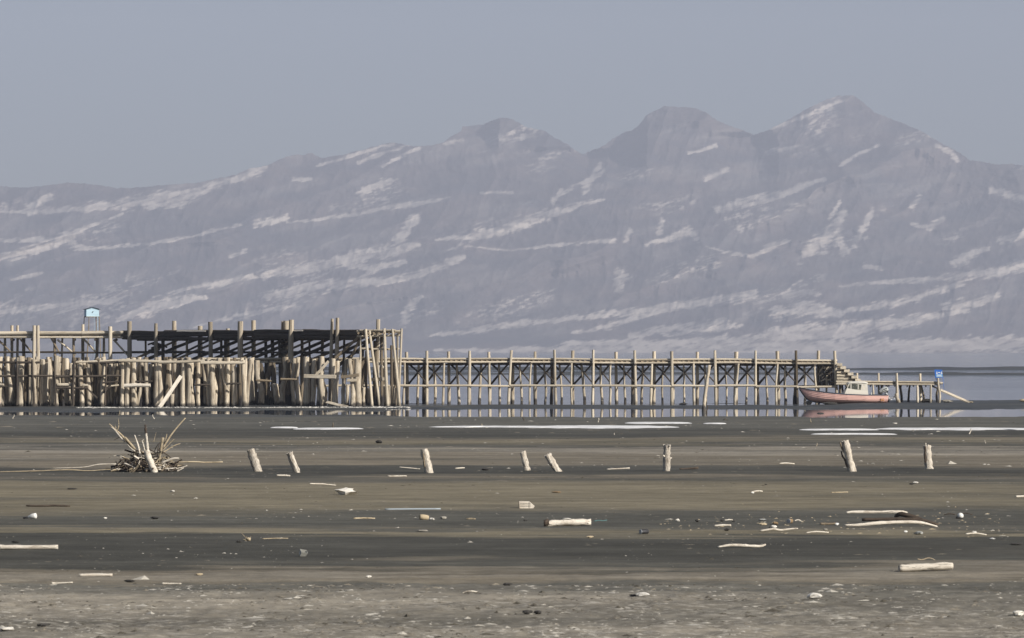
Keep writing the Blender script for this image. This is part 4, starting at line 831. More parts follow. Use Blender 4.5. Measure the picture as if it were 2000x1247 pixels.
# ------------------------------------------------------------------ stumps in a row
def G(px, py): Z = Zg(py); x = (px - 1000) / F * Z; return Vector((x, Z, gz(x, Z)))
STUMP = [log_mesh('stump', 400 + i, 14, 14, 0.08, 0.06, 0.085, 0.07 if i % 2 else 0.03, 0.10) for i in range(8)]
for k, (bx_, by_, tx, ty, wd, lab) in enumerate((
    (504, 921, 490, 877, 15.5, 'short bleached stump leaning left, first stump beyond the driftwood heap'), (580, 923, 565, 882, 14, 'short stump leaning left, second beyond the driftwood heap'),
    (838, 924, 827, 877, 15, 'thick smooth stump leaning slightly left, alone between the two leaning pairs'), (1029, 919, 1020, 881, 12.5, 'slimmest and shortest stump, left one of the close pair'),
    (1089, 921, 1069, 887, 14, 'most steeply leaning stump, right one of the close pair'), (1302, 920, 1302, 867, 14.5, 'upright knobbly white stump standing straight'),
    (1664, 921, 1650, 860, 16, 'tallest stump of the row, leaning left with dark flaking bark'), (1814, 916, 1810, 868, 15.5, 'stump with split forked top at the far right of the row'))):
    g0 = G(bx_, by_); tpv = P(tx, ty, g0.y - .02)
    root = thing('stump', g0, lab, 'stump', 'row of old stumps on the mud')
    d = (tpv - g0); p0 = g0 - d.normalized() * .12
    o = put('trunk', STUMP[k], root, W_STUMP, seg_matrix(p0 - g0, tpv - g0, wd / 2 / F * g0.y, wd / 2 / F * g0.y, rnd.uniform(0, 6)))
    if k == 7: pole(root, 'splinter', g0 + d * .62 + Vector((-.08, -.02, 0)), tpv + Vector((-.10, -.02, .03)), .035, W_BONE, STICK); pole(root, 'bark_strip', g0 + d * .25 + Vector((-.085, -.06, 0)), g0 + d * .93 + Vector((-.075, -.06, 0)), .035, W_ROT, STICK)
    if k == 6: pole(root, 'bark_strip', g0 + d * .15 + Vector((-.09, -.05, 0)), g0 + d * .66 + Vector((-.10, -.05, 0)), .04, W_ROT, STICK); pole(root, 'bark_strip', g0 + d * .6 + Vector((-.10, -.04, 0)), g0 + d * .95 + Vector((-.09, -.04, 0)), .03, W_MID, STICK)
    if k == 5:
        for f_, s_ in ((.55, -1), (.5, 1), (.92, 1)): pole(root, 'knot', g0 + d * f_, g0 + d * (f_ + .03) + Vector((.13 * s_, -.03, 0)), .045, W_BONE, STICK)
    if k in (0, 2, 4): pole(root, 'bark_strip', g0 + d * .2 + Vector((-.085, -.06, 0)), g0 + d * .8 + Vector((-.085, -.06, 0)), .03, W_MID, STICK)

# thin pegs standing in the far mud
for px, py, hh, wd, mt, lab in ((24, 818, 8, 2.4, W_BONE, 'thin pale peg in the mud below the left end of the pile wall'), (302, 818, 8, 2.6, W_BONE, 'thin pale peg standing above the driftwood heap'), (232, 812, 10, 1.8, W_TWIG, 'thin tan peg at the water edge left of the leaning plank'),
    (650, 836, 10, 3, W_MID, 'short dark peg poking from the snow below the tall platform'), (1024, 822, 8, 3, W_ROT, 'dark peg at the edge of the mud before the long pier'), (1168, 825, 8, 3, W_BONE, 'pale peg behind the thick snow strip'),
    (940, 832, 4, 2, W_TWIG, 'tiny peg at the thin end of the longest snow strip'), (1892, 848, 11, 3.4, W_BONE, 'pale peg standing in front of the broad snow strip'), (1585, 825, 7, 2, W_TWIG, 'tiny tan peg left of the boat reflection'), (1926, 866, 6, 2.4, W_BONE, 'small pale peg behind the forked stump'), (1199, 850, 4, 2, W_BONE, 'small pale peg in front of the thick snow strip'), (1594, 872, 6, 2, W_TWIG, 'tiny tan peg just left of the tallest stump'), (1380, 806, 14, 3, W_ROT, 'dark broken stick standing in the water right of the leaning pole')):
    g0 = G(px, py); r_ = thing('peg', (g0.x, g0.y, g0.z), lab, 'peg', 'thin pegs standing in the mud'); pole(r_, 'shaft', g0 - Vector((0, 0, .05)), P(px + rnd.uniform(-1, 1), py - hh, g0.y), wd / 2 / F * g0.y, mt, STICK)

# ------------------------------------------------------------------ driftwood heap
def tube(pts, radii, n=7, seed=0, rough=.08):
    rg = np.random.RandomState(seed); rings = []; pts = [Vector(p) for p in pts]
    for i, (c, r_) in enumerate(zip(pts, radii)):
        d = (pts[min(i + 1, len(pts) - 1)] - pts[max(i - 1, 0)]).normalized(); q = d.to_track_quat('Z', 'Y'); 
        rings.append([c + q @ Vector((r_ * (1 + rough * rg.randn()) * math.cos(a), r_ * (1 + rough * rg.randn()) * math.sin(a), 0)) for a in np.linspace(0, 2 * math.pi, n + 1)[:-1]])
    return loft(rings)
def smooth_pts(pts, per=4):
    out = []; pts = [Vector(p) for p in pts]
    for i in range(len(pts) - 1):
        p0, p1, p2, p3 = pts[max(i - 1, 0)], pts[i], pts[i + 1], pts[min(i + 2, len(pts) - 1)]
        for k in range(per):
            t_ = k / per; out.append(.5 * ((2 * p1) + (p2 - p0) * t_ + (2 * p0 - 5 * p1 + 4 * p2 - p3) * t_ ** 2 + (3 * p1 - p0 - 3 * p2 + p3) * t_ ** 3))
    out.append(pts[-1]); return out
hp = G(290, 921); heap = thing('driftwood_heap', hp, 'big heap of driftwood with bare branches spreading up like a fan', 'driftwood heap')
ZH = hp.y
def PH(x, y, dz=0): return P(x, y, ZH + dz)
def limb(root, name, pts, ws, mt, seed, dz=0.0, Z=None, smooth=4):
    Z = Z or ZH; pp = [P(p[0], p[1], Z + (p[2] if len(p) > 2 else dz)) - root.location for p in pts]
    sp2 = smooth_pts(pp, smooth); rr = np.interp(np.linspace(0, 1, len(sp2)), np.linspace(0, 1, len(ws)), ws) / 2 / F * Z
    V, Fc = tube(sp2, rr, 8, seed); return put(name, mesh_of(name, V, Fc, LW.get(mt, mt), True), root)
limb(heap, 'trunk', [(303, 925), (297, 910), (290, 893), (286, 880)], [13, 13, 12.5, 10.5], W_BONE, 1, -.85)
limb(heap, 'branch', [(289, 886), (287, 866), (285, 846)], [7, 5.5, 4.5], W_BONE, 2, -.82); o = limb(heap, 'branch', [(285.4, 847), (284, 838), (284, 830)], [5, 4.6, 3.6], W_ROT, 3, -.82); o['label'] = 'dark charred branch tip'
limb(heap, 'branch', [(274, 892), (270, 872), (263, 850)], [4, 3.4, 1.8], W_BONE, 4, -.1); limb(heap, 'branch', [(283, 882), (279, 866), (277, 862), (281, 859)], [3, 2.6, 2, 1.2], W_BONE, 5, -.15)
limb(heap, 'branch', [(268, 888), (254, 870), (240, 853), (226, 840), (213, 828)], [5, 5, 4, 3, 1.5], W_TWIG, 6, 0); limb(heap, 'branch', [(264, 878), (250, 862), (244, 854)], [4, 5.5, 3], W_TWIG, 7, -.1)
limb(heap, 'branch', [(244, 864), (232, 850), (222, 838), (216, 834)], [3.4, 2.6, 1.8, 1], W_BONE, 8, -.05); limb(heap, 'branch', [(229, 841), (232, 832), (231, 818)], [2.2, 1.8, 1], W_TWIG, 9, .0); limb(heap, 'branch', [(264, 882), (256, 876), (249, 868)], [3, 2.4, 1.6], W_BONE, 10, -.1)
limb(heap, 'branch', [(223, 860), (228, 857), (233, 855)], [.8, 1, 1], W_ROT, 31, 0); limb(heap, 'branch', [(227, 837), (225, 834), (225, 831)], [1.6, 1.4, 1], W_TWIG, 32, 0)
limb(heap, 'branch', [(310, 907), (314, 880), (318, 855)], [4.5, 5.5, 6.2], W_TWIG, 11, .0, smooth=3)
limb(heap, 'branch', [(318, 876), (334, 850), (350, 830), (362, 817)], [4, 3.4, 2.8, 2.4], W_TWIG, 12, .15); limb(heap, 'branch', [(316, 882), (330, 868), (340, 858)], [2.4, 1.8, 1], W_TWIG, 13, .1); limb(heap, 'branch', [(316, 886), (330, 877), (342, 870), (352, 867)], [3, 2.2, 2, 1.2], W_TWIG, 14, .1)
limb(heap, 'branch', [(320, 868), (324, 856), (326, 848)], [2.4, 1.8, 1.2], W_TWIG, 15, .2); limb(heap, 'branch', [(300, 888), (304, 876), (310, 866)], [1.6, 1.4, 1], W_ROT, 16, .1); limb(heap, 'branch', [(300, 864), (303, 852), (305, 845)], [1, .8, .6], W_TWIG, 17, .3)
limb(heap, 'branch', [(306, 910), (324, 901), (340, 896), (350, 896)], [4, 4.5, 4.5, 2.5], W_BONE, 18, -.3); limb(heap, 'branch', [(303, 908), (322, 916), (346, 915)], [3.5, 4.5, 3], W_BONE, 19, -.35); limb(heap, 'branch', [(345, 921), (354, 917), (359, 914)], [2, 2, 1], W_BONE, 20, -.3)
limb(heap, 'branch', [(221, 891), (230, 890), (241, 893)], [1.2, 2, 2], W_BONE, 21, -.2); limb(heap, 'branch', [(262, 891), (266, 894), (271, 897)], [4, 4, 4], W_BONE, 22, -.4); limb(heap, 'branch', [(268, 914), (271, 906), (273, 900)], [2.4, 2.2, 1.5], W_BONE, 23, -.5)
limb(heap, 'branch', [(254, 914), (258, 908), (260, 905)], [2.4, 2, 1.5], W_BONE, 24, -.5); limb(heap, 'branch', [(216, 921), (224, 918), (232, 919)], [3, 3.5, 2], W_TWIG, 25, -.5); limb(heap, 'branch', [(296, 886), (304, 886), (312, 885)], [1.5, 1.6, 1], W_TWIG, 26, .1)
r2 = random.Random(5)
def c_front(a, rr): return math.sin(a) < -0.2 and rr > .3
for k in range(250):
    a = r2.uniform(0, 6.28); rr = 1.0 * math.sqrt(r2.random()); cxp = hp + Vector((rr * math.cos(a) * 1.0 - .05, rr * math.sin(a) * 0.8, 0))
    top = 0.66 * max(0, 1 - rr ** 1.6) * (0.55 if c_front(a, rr) else 1.0); z_ = 0.02 + max(top, .05) * r2.random() ** 0.6; ln = r2.uniform(.16, .55); yaw = r2.uniform(0, 6.28); pt = r2.gauss(.05, .38)
    d = Vector((math.cos(yaw) * math.cos(pt), math.sin(yaw) * math.cos(pt), math.sin(pt))) * ln / 2
    c = cxp + Vector((0, 0, z_ - .01 + abs(d.z) * .6))
    pole(heap, 'twig', c - d, c + d, r2.uniform(.012, .032), r2.choice((W_TWIG, W_ROT, W_ROT, W_ROT, W_BONE, W_MID, W_ROT)), STICK, r2)
for k in range(26):
    a = r2.uniform(2.2, 5.2); rr = r2.uniform(.1, .8); c = hp + Vector((rr * math.cos(a) - .15, -abs(rr * math.sin(a)) * .5, r2.uniform(.03, .25)))
    yaw = r2.uniform(-.6, .6); d = Vector((math.cos(yaw), math.sin(yaw), r2.uniform(-.2, .35))) * r2.uniform(.1, .28)
    pole(heap, 'root', c - d, c + d, r2.uniform(.02, .045), W_ROT, STICK, r2)

# ------------------------------------------------------------------ litter and driftwood lying on the mud
def rock_mesh(name, seed, mt, rough=.3, flat=.6, n=9, mrows=6):
    rg = np.random.RandomState(seed); V = [(0, 0, -flat)]; ph = rg.rand(6) * 6.28
    for i in range(1, mrows):
        th = math.pi * i / mrows
        for j in range(n):
            a = 2 * math.pi * j / n; q = 1 + rough * (0.5 * math.sin(2 * a + ph[0] + th) + .4 * math.sin(3 * a + ph[1] - 2 * th) + .5 * rg.randn())
            V.append((q * math.sin(th) * math.cos(a), q * math.sin(th) * math.sin(a), -flat * math.cos(th) * (1 + .25 * rough * rg.randn())))
    V.append((0, 0, flat)); Fc = [(0, 1 + (j + 1) % n, 1 + j) for j in range(n)]
    for i in range(mrows - 2):
        for j in range(n): Fc.append((1 + i * n + j, 1 + i * n + (j + 1) % n, 1 + (i + 1) * n + (j + 1) % n, 1 + (i + 1) * n + j))
    last = len(V) - 1; Fc += [(last, last - n + j, last - n + (j + 1) % n) for j in range(n)]
    return mesh_of(name, V, Fc, mt)
def solo(name, mesh, px, py, sx_, sy_, sz_, mt, label, cat, rz=0.0, lift=0.0, tilt=0.0, group=None):
    g0 = G(px, py); o = put(name, mesh, None, mt); s_ = g0.y / F
    o.location = (g0.x, g0.y, g0.z + lift * s_); o.scale = (sx_ * s_, sy_ * s_, sz_ * s_); o.rotation_euler = (tilt, 0, rz)
    return tag(o, label, cat, group)
sd_ = [900]
def rock(px, py, wpx, hpx, mt, label, cat='stone', name='stone', rough=.3, group=None):
    sd_[0] += 1; return solo(name, rock_mesh(name, sd_[0], mt, rough), px, py, wpx / 2, wpx / 2 * .8, hpx / 2 / .6 * .85, mt, label, cat, rnd.uniform(-.4, .4), hpx * .38, 0, group)
def lathe(name, prof, mt, n=12):
    rings = [[Vector((x, r_ * math.cos(a), r_ * math.sin(a))) for a in np.linspace(0, 2 * math.pi, n + 1)[:-1]] for x, r_ in prof]
    V, Fc = loft(rings); return mesh_of(name, V, Fc, mt, True)
def logthing(name, pts, ws, mt, label, cat, seed, yaws=(0, 0), group=None, n=9, rough=.08, smooth=4, lift=.4):
    cxm = sum(p[0] for p in pts) / len(pts); pym = max(p[1] for p in pts); g0 = G(cxm, pym); Z = g0.y
    P3 = []
    for i, p in enumerate(pts):
        f = i / (len(pts) - 1); dz = yaws[0] + (yaws[1] - yaws[0]) * f; x = (p[0] - 1000) / F * Z; wv = np.interp(f, np.linspace(0, 1, len(ws)), ws)
        P3.append(Vector((x, Z + dz, gz(x, Z + dz) + (pym - p[1] + wv * lift) * Z / F)))
    loc = Vector((g0.x, Z, g0.z)); sp2 = smooth_pts([p - loc for p in P3], smooth)
    rr = np.interp(np.linspace(0, 1, len(sp2)), np.linspace(0, 1, len(ws)), ws) / 2 / F * Z
    V, Fc = tube(sp2, rr, n, seed, rough); me = mesh_of(name, V, Fc, LW.get(mt, mt))
    me.polygons.foreach_set('use_smooth', [len(p.vertices) == 4 for p in me.polygons])
    o = put(name, me); o.location = loc; return tag(o, label, cat, group)
DG = 'pieces of driftwood lying on the mud'
logthing('driftwood_log', [(1066, 1028), (1085, 1026.5), (1120, 1026), (1154, 1025.5)], [9, 12.5, 12, 13, 12], W_BONE, 'thick white log with a dark ragged end, lying below the close pair of stumps', 'log', 1, (0, .15), DG, 11, .10)
_lg = [o for o in COL.objects if o.name == 'driftwood_log'][0]
pole(_lg, 'ragged_end', P(1062, 1022.5, _lg.location.y - .06), P(1073, 1022, _lg.location.y - .06), 0.065, W_ROT, LOG_WORN)
logthing('driftwood_log', [(-14, 1073), (20, 1073), (70, 1073.5), (112, 1073)], [10, 9.5, 9, 8], W_BONE, 'long smooth log with a ring near its end, running out at the far left', 'log', 2, (0, .1), DG)
logthing('driftwood_log', [(1756, 1116), (1790, 1114.5), (1830, 1113), (1862, 1112)], [15, 15, 14, 14.5, 14], W_BONE, 'thickest white log, on the pale mud at the lower right', 'log', 3, (0, .12), DG, 12, .07)
logthing('driftwood_stick', [(154, 1126), (185, 1126), (219, 1125)], [6, 6, 5.5], W_BONE, 'straight pinkish stick with a cut end, lower left mud', 'stick', 4, (0, .05), DG)
logthing('driftwood_stick', [(101, 1141), (112, 1141), (142, 1140.5)], [4.5, 2.6, 2.2], W_BONE, 'thin club ended stick in front of the pinkish straight stick', 'stick', 5, (0, .02), DG)
logthing('driftwood_stick', [(317, 1142), (330, 1141), (354, 1142)], [5, 3.4, 2.6], W_BONE, 'short tapering stick right of the dark clod, lower left mud', 'stick', 6, (0, .02), DG)
logthing('driftwood_branch', [(1402, 1071), (1425, 1068.5), (1450, 1069), (1475, 1070.5), (1488, 1070), (1496, 1066)], [3, 5.5, 6, 5.5, 5, 3], W_BONE, 'white bent branch lying alone on the dark wet band', 'branch', 7, (0, .1), DG)
logthing('driftwood_branch', [(1653, 1003), (1670, 1003), (1720, 1003), (1760, 1003), (1773, 1003)], [3.5, 6, 6, 6.5, 2.5], W_BONE, 'straight bright white pole, uppermost of the long ones at the right', 'branch', 8, (0, .1), DG)
logthing('driftwood_branch', [(1649, 1027), (1680, 1028), (1720, 1025), (1770, 1023), (1800, 1024), (1832, 1030)], [3, 6.5, 8, 7, 6, 2.5], W_BONE, 'long arched pale branch lying in front of the dark broken plank', 'branch', 9, (0, .1), DG)
logthing('driftwood_branch', [(1690, 1021), (1740, 1021), (1800, 1022), (1838, 1030)], [6, 8, 9, 6], W_ROT, 'dark rotten log lying behind the long arched pale branch', 'branch', 10, (.7, .5), DG)
logthing('broken_plank', [(1758, 1016), (1768, 1012), (1800, 1020), (1825, 1027)], [6, 11, 10, 5], W_ROT, 'dark broken slab tilted up behind the long arched branch', 'plank', 11, (.9, .6), DG, 6)
logthing('driftwood_stick', [(51, 989.5), (90, 990.5), (100, 989.5), (136, 990.5)], [3.4, 4, 4, 3.4], W_ROT, 'long dark thin stick near the white jug', 'stick', 12, (0, .1), DG)
o = logthing('pipe', [(752, 997), (800, 997), (860, 997)], [3.4, 3.4, 3.2], P_PIPE, 'straight pale blue pipe half sunk in the mud', 'pipe', 13, (0, .2), None, 10, .01)
logthing('driftwood_branch', [(1484, 1038), (1510, 1035), (1525, 1037), (1545, 1035), (1559, 1034)], [3.5, 4.5, 4, 3.6, 2.5], W_BONE, 'wavy white branch in the middle of the litter patch', 'branch', 14, (0, .1), DG)
logthing('driftwood_stick', [(1573, 1042), (1595, 1040), (1619, 1041)], [2.4, 3, 2], W_BONE, 'thin pale stick at the front right of the litter patch', 'stick', 15, (0, .05), DG)
logthing('driftwood_stick', [(1395, 1029), (1412, 1028), (1428, 1028)], [3.6, 4.4, 3.4], W_BONE, 'short white stick beside a small black lump', 'stick', 16, (0, .05), DG)
logthing('driftwood_stick', [(1602, 1025), (1620, 1025), (1632, 1024)], [4.5, 4, 3.6], W_MID, 'grey stick touching a white cap, left of the arched branch', 'stick', 17, (0, .05), DG)
logthing('driftwood_stick', [(1552, 1018), (1560, 1016.5), (1567, 1020)], [2.2, 2, 1.6], W_BONE, 'small curved pale stick right of the ochre can', 'stick', 18, (0, .05), DG)
logthing('driftwood_stick', [(1415, 1017), (1425, 1016), (1431, 1016.5)], [2, 2.4, 2], W_BONE, 'small pale stick between two dark bits of litter', 'stick', 19, (0, .05), DG)
logthing('driftwood_branch', [(605, 946), (615, 947), (630, 947.5), (656, 949.5)], [1.6, 2.6, 2.6, 1.2], W_BONE, 'thin forked pale branch left of the white crumpled heap', 'branch', 20, (0, .1), DG)
logthing('driftwood_branch', [(-10, 923), (60, 921.5), (130, 919), (170, 921), (214, 918)], [1.8, 2.2, 2.8, 2.4, 1.6], W_TWIG, 'long thin pole lying left of the driftwood heap', 'branch', 21, (0, .3), DG)
logthing('driftwood_branch', [(95, 916), (160, 914), (190, 909), (226, 908)], [1.0, 1.4, 2.2, 1.8], W_BONE, 'crooked thin branch behind the left side of the driftwood heap', 'branch', 22, (.3, .3), DG)
logthing('driftwood_branch', [(330, 905), (375, 904), (400, 905.5), (433, 904)], [1.6, 2.6, 3, 1.8], W_TWIG, 'thin straight branch running right behind the driftwood heap', 'branch', 23, (.4, .4), DG)
logthing('driftwood_stick', [(1185, 917.5), (1205, 917), (1230, 916)], [2, 2.8, 3.4], W_BONE, 'thin white stick left of the upright stump', 'stick', 24, (0, .1), DG)
logthing('driftwood_stick', [(1327, 917), (1345, 916.5), (1364, 916)], [2.4, 3.4, 5], W_ROT, 'dark stick with a pale knob right of the upright stump', 'stick', 25, (0, .1), DG)
logthing('driftwood_stick', [(889, 916), (898, 915.5), (907, 915)], [2.4, 2.8, 2.4], W_BONE, 'short pale stick right of the thick smooth stump', 'stick', 26, (0, .1), DG)
logthing('driftwood_stick', [(780, 913), (800, 915), (820, 917)], [1.4, 1.8, 1.4], W_BONE, 'very thin pale stick left of the thick smooth stump', 'stick', 27, (0, .1), DG)
logthing('driftwood_stick', [(540, 930), (555, 930.5), (566, 931)], [3, 3.6, 2.6], W_BONE, 'short white stick in front of the two left stumps', 'stick', 28, (0, .1), DG)
logthing('driftwood_stick', [(757, 931.5), (775, 931.5), (794, 931)], [2.8, 3.2, 2.4], W_BONE, 'pale stick in front of the thick smooth stump', 'stick', 29, (0, .1), DG)
logthing('driftwood_stick', [(1984, 972), (1995, 972), (2012, 971)], [4, 4.6, 4], W_BONE, 'short white stick at the far right edge behind the float', 'stick', 30, (0, .1), DG)
logthing('driftwood_stick', [(1522, 907), (1535, 906.5), (1552, 907.5)], [2, 3, 2], W_BONE, 'pale stick on the mud left of the tallest stump', 'stick', 31, (0, .1), DG)
logthing('driftwood_stick', [(1886, 1044), (1905, 1043), (1928, 1046)], [2.4, 3, 2], W_BONE, 'pale stick beside two small stones in front of the float', 'stick', 32, (0, .1), DG)
logthing('driftwood_stick', [(1792, 1093), (1802, 1095), (1815, 1092), (1828, 1096)], [1.4, 2, 1.8, 1], W_TWIG, 'thin wriggling tan stick behind the thickest white log', 'stick', 33, (0, .1), DG)
logthing('driftwood_stick', [(690, 1014), (710, 1013.5), (732, 1014)], [3, 3, 2], W_TWIG, 'tan stick left of the pale broken block and rubble', 'stick', 34, (0, .1), DG)
logthing('driftwood_stick', [(512, 1053.5), (535, 1053), (562, 1053)], [1.6, 2, 1.4], W_TWIG, 'thin tan stick right of the dry tuft', 'stick', 35, (0, .1), DG)
logthing('driftwood_stick', [(1623, 963), (1640, 963), (1657, 962.5)], [1.8, 2, 1.6], W_TWIG, 'thin tan stick far behind the straight white pole', 'stick', 36, (0, .1), DG)
logthing('driftwood_stick', [(1467, 962), (1480, 960.5), (1490, 961)], [2, 2.6, 2], W_BONE, 'pale stick beside a tiny white stone behind the litter patch', 'stick', 37, (0, .1), DG)
logthing('driftwood_stick', [(902, 1158), (918, 1157), (932, 1157)], [2.6, 3, 2.6], W_BONE, 'short pale stick on salty mud left of the white stone', 'stick', 38, (0, .05), DG)
logthing('rope', [(1160, 1019), (1170, 1017.5), (1178, 1018.5), (1186, 1017)], [1.8, 1.8, 1.8, 1.6], P_TEAL, 'short teal rope beside the end of the thick white log', 'rope', 39, (0, .1), None, 6, .02)

rock(676, 967, 33, 17, P_ROCKW, 'white crumpled heap like a wad of foam on the brown mud', 'foam', 'foam_wad', .55)
# broken block
g0 = G(1028, 993); bl = thing('broken_block', g0, 'chunky bleached timber block broken off at a slant', 'block'); s_ = g0.y / F
slab(bl, 'block_body', [(-13 * s_, 0), (13.5 * s_, 0), (16 * s_, 4 * s_), (5 * s_, 13 * s_), (-14 * s_, 13.5 * s_)], -.10, .10, W_BONE)
for z_ in (3.5, 6.5, 9.5): slab(bl, 'crack', [(-12 * s_, z_ * s_), (9 * s_, (z_ - .4) * s_), (9 * s_, (z_ + .2) * s_), (-12 * s_, (z_ + .7) * s_)], -.103, -.099, W_ROT)
slab(bl, 'dark_end', [(-14.6 * s_, 0), (-13.05 * s_, 0), (-14.05 * s_, 13.3 * s_), (-15.2 * s_, 12 * s_)], -.095, .095, W_ROT)
# cylinder block and rubble left of it
g0 = G(828, 1015); cb = thing('foam_block', g0, 'pale stubby broken cylinder lying beside rubble', 'block'); s_ = g0.y / F
o = put('core', lathe('core', [(-9, 3.8), (-8, 5.2), (-2, 5.6), (6, 5.2), (9, 4.2), (10, 2)], P_TANB), cb); o.scale = (s_, s_, s_); o.location = (0, 0, 4.6 * s_); o.rotation_euler = (0, R(6), .3)
rock(843, 1016, 11, 6, P_ROCKW, 'white lump leaning against the stubby broken cylinder', 'stone')
rock(866, 1014, 14, 7, P_ROCKG, 'small brownish rubble cone right of the stubby cylinder', 'stone')
# jug
g0 = G(63, 1014); jg = thing('jug', g0, 'white plastic jug lying on its side with dark neck', 'jug'); s_ = g0.y / F
o = put('body', lathe('jug_body', [(-9, 1.6), (-7, 2.2), (-4, 3.6), (0, 5.2), (5, 5.6), (8, 5.2), (8.6, 3.0)], P_PLASTIC), jg); o.scale = (s_,) * 3; o.location = (0, 0, 5.2 * s_); o.rotation_euler = (0, R(-8), -.2)
o = put('neck', lathe('jug_neck', [(-19, .6), (-18, 1.6), (-12, 1.4), (-9, 1.5)], P_DARK), jg); o.scale = (s_,) * 3; o.location = (0, 0, 3.4 * s_); o.rotation_euler = (0, R(-5), -.2)
# cup
g0 = G(590, 1087); cp = thing('plastic_tub', g0, 'small cloudy plastic tub with dark mouth, alone on the dark band', 'tub'); s_ = g0.y / F
V, Fc = loft([[Vector((x * k, y * k, z)) for x, y in ((-7, -5), (7, -5), (7, 5), (-7, 5))] for z, k in ((0, .8), (10.5, 1.0), (10.5, .9), (1, .72))], True, False)
Fc.append((12, 13, 14, 15)); Fc.append((3, 2, 1, 0)); o = put('shell', mesh_of('tub_shell', V, Fc, P_CLOUDY), cp); o.scale = (s_,) * 3; o.rotation_euler = (R(32), R(10), .5); o.location = (0, 0, 1.5 * s_)
rock(592, 1087, 8, 4, P_CLOD, 'dark mud lump stuck at the foot of the plastic tub', 'clod', 'clod')
# tuft
g0 = G(482, 1057); tf = thing('dry_tuft', g0, 'small dry plant tuft with one bent stem', 'plant'); s_ = g0.y / F
for k, (a, b_, z_) in enumerate(((-11, 0, 15), (2, 1, 9), (4, -1, 6), (-3, 1, 7), (6, 0, 9), (-6, 0, 4))): pole(tf, 'stem', g0 + Vector((2 * s_, 0, 0)), g0 + Vector((a * s_, b_ * s_, z_ * s_)), 1.0 * s_, W_TWIG, STICK)
sd_[0] += 1; o = put('root_ball', rock_mesh('root_ball', 955, P_TANB, .4), tf); o.scale = (5 * s_, 4 * s_, 6 * s_); o.location = (3 * s_, 0, 3.4 * s_)
rock(467, 1060, 14, 4.5, P_CLOD, 'dark clod left of the dry tuft', 'clod', 'clod')
# tins, lumps, float
def can(px, py, ln, dia, mt, label, rz=.6, name='can'):
    g0 = G(px, py); c = thing(name, g0, label, name); s_ = g0.y / F
    o = put('shell', lathe('can_shell', [(-.5, .36), (-.5, .47), (-.44, .5), (.44, .5), (.5, .47), (.5, .36), (.46, .34)], mt), c); o.scale = (ln * s_, dia * s_, dia * s_); o.location = (0, 0, dia * .46 * s_); o.rotation_euler = (0, 0, rz)
    o = put('rim', lathe('can_rim', [(-.53, .40), (-.53, .5), (-.49, .52), (-.47, .5)], P_STEEL), c); o.scale = (ln * s_, dia * s_, dia * s_); o.location = (0, 0, dia * .46 * s_); o.rotation_euler = (0, 0, rz)
can(1258, 1043, 17, 9.5, P_DARK, 'black rounded can lying on the dark wet band')
can(1543, 1022, 11, 9, P_OCHRE, 'ochre rusty can at the back of the litter patch', 1.0)
g0 = G(1875, 1013); flt = thing('float', g0, 'white ball float with dark underside at the right', 'float'); s_ = g0.y / F
o = put('ball', lathe('float_ball', [(-6, .5), (-5.2, 3), (-3, 5.2), (0, 6), (3, 5.2), (5.2, 3), (6, .5)], P_PLASTIC), flt); o.scale = (s_,) * 3; o.location = (1 * s_, 0, 5.4 * s_); o.rotation_euler = (0, R(30), .3)
sd_[0] += 1; o = put('mud_crust', rock_mesh('mud_crust', 956, P_CLOD, .2), flt); o.scale = (7 * s_, 5.5 * s_, 5 * s_); o.location = (-1.5 * s_, -.01, 1.4 * s_)
logthing('driftwood_stick', [(1846, 1007), (1858, 1005.5), (1868, 1007)], [1.4, 2.4, 2], W_ROT, 'dark curved stick left of the white ball float', 'stick', 50, (.2, .2), DG); logthing('driftwood_stick', [(1882, 1006), (1890, 1004.5), (1902, 1007)], [2, 2.4, 1.2], W_ROT, 'dark curved stick right of the white ball float', 'stick', 51, (.2, .2), DG)
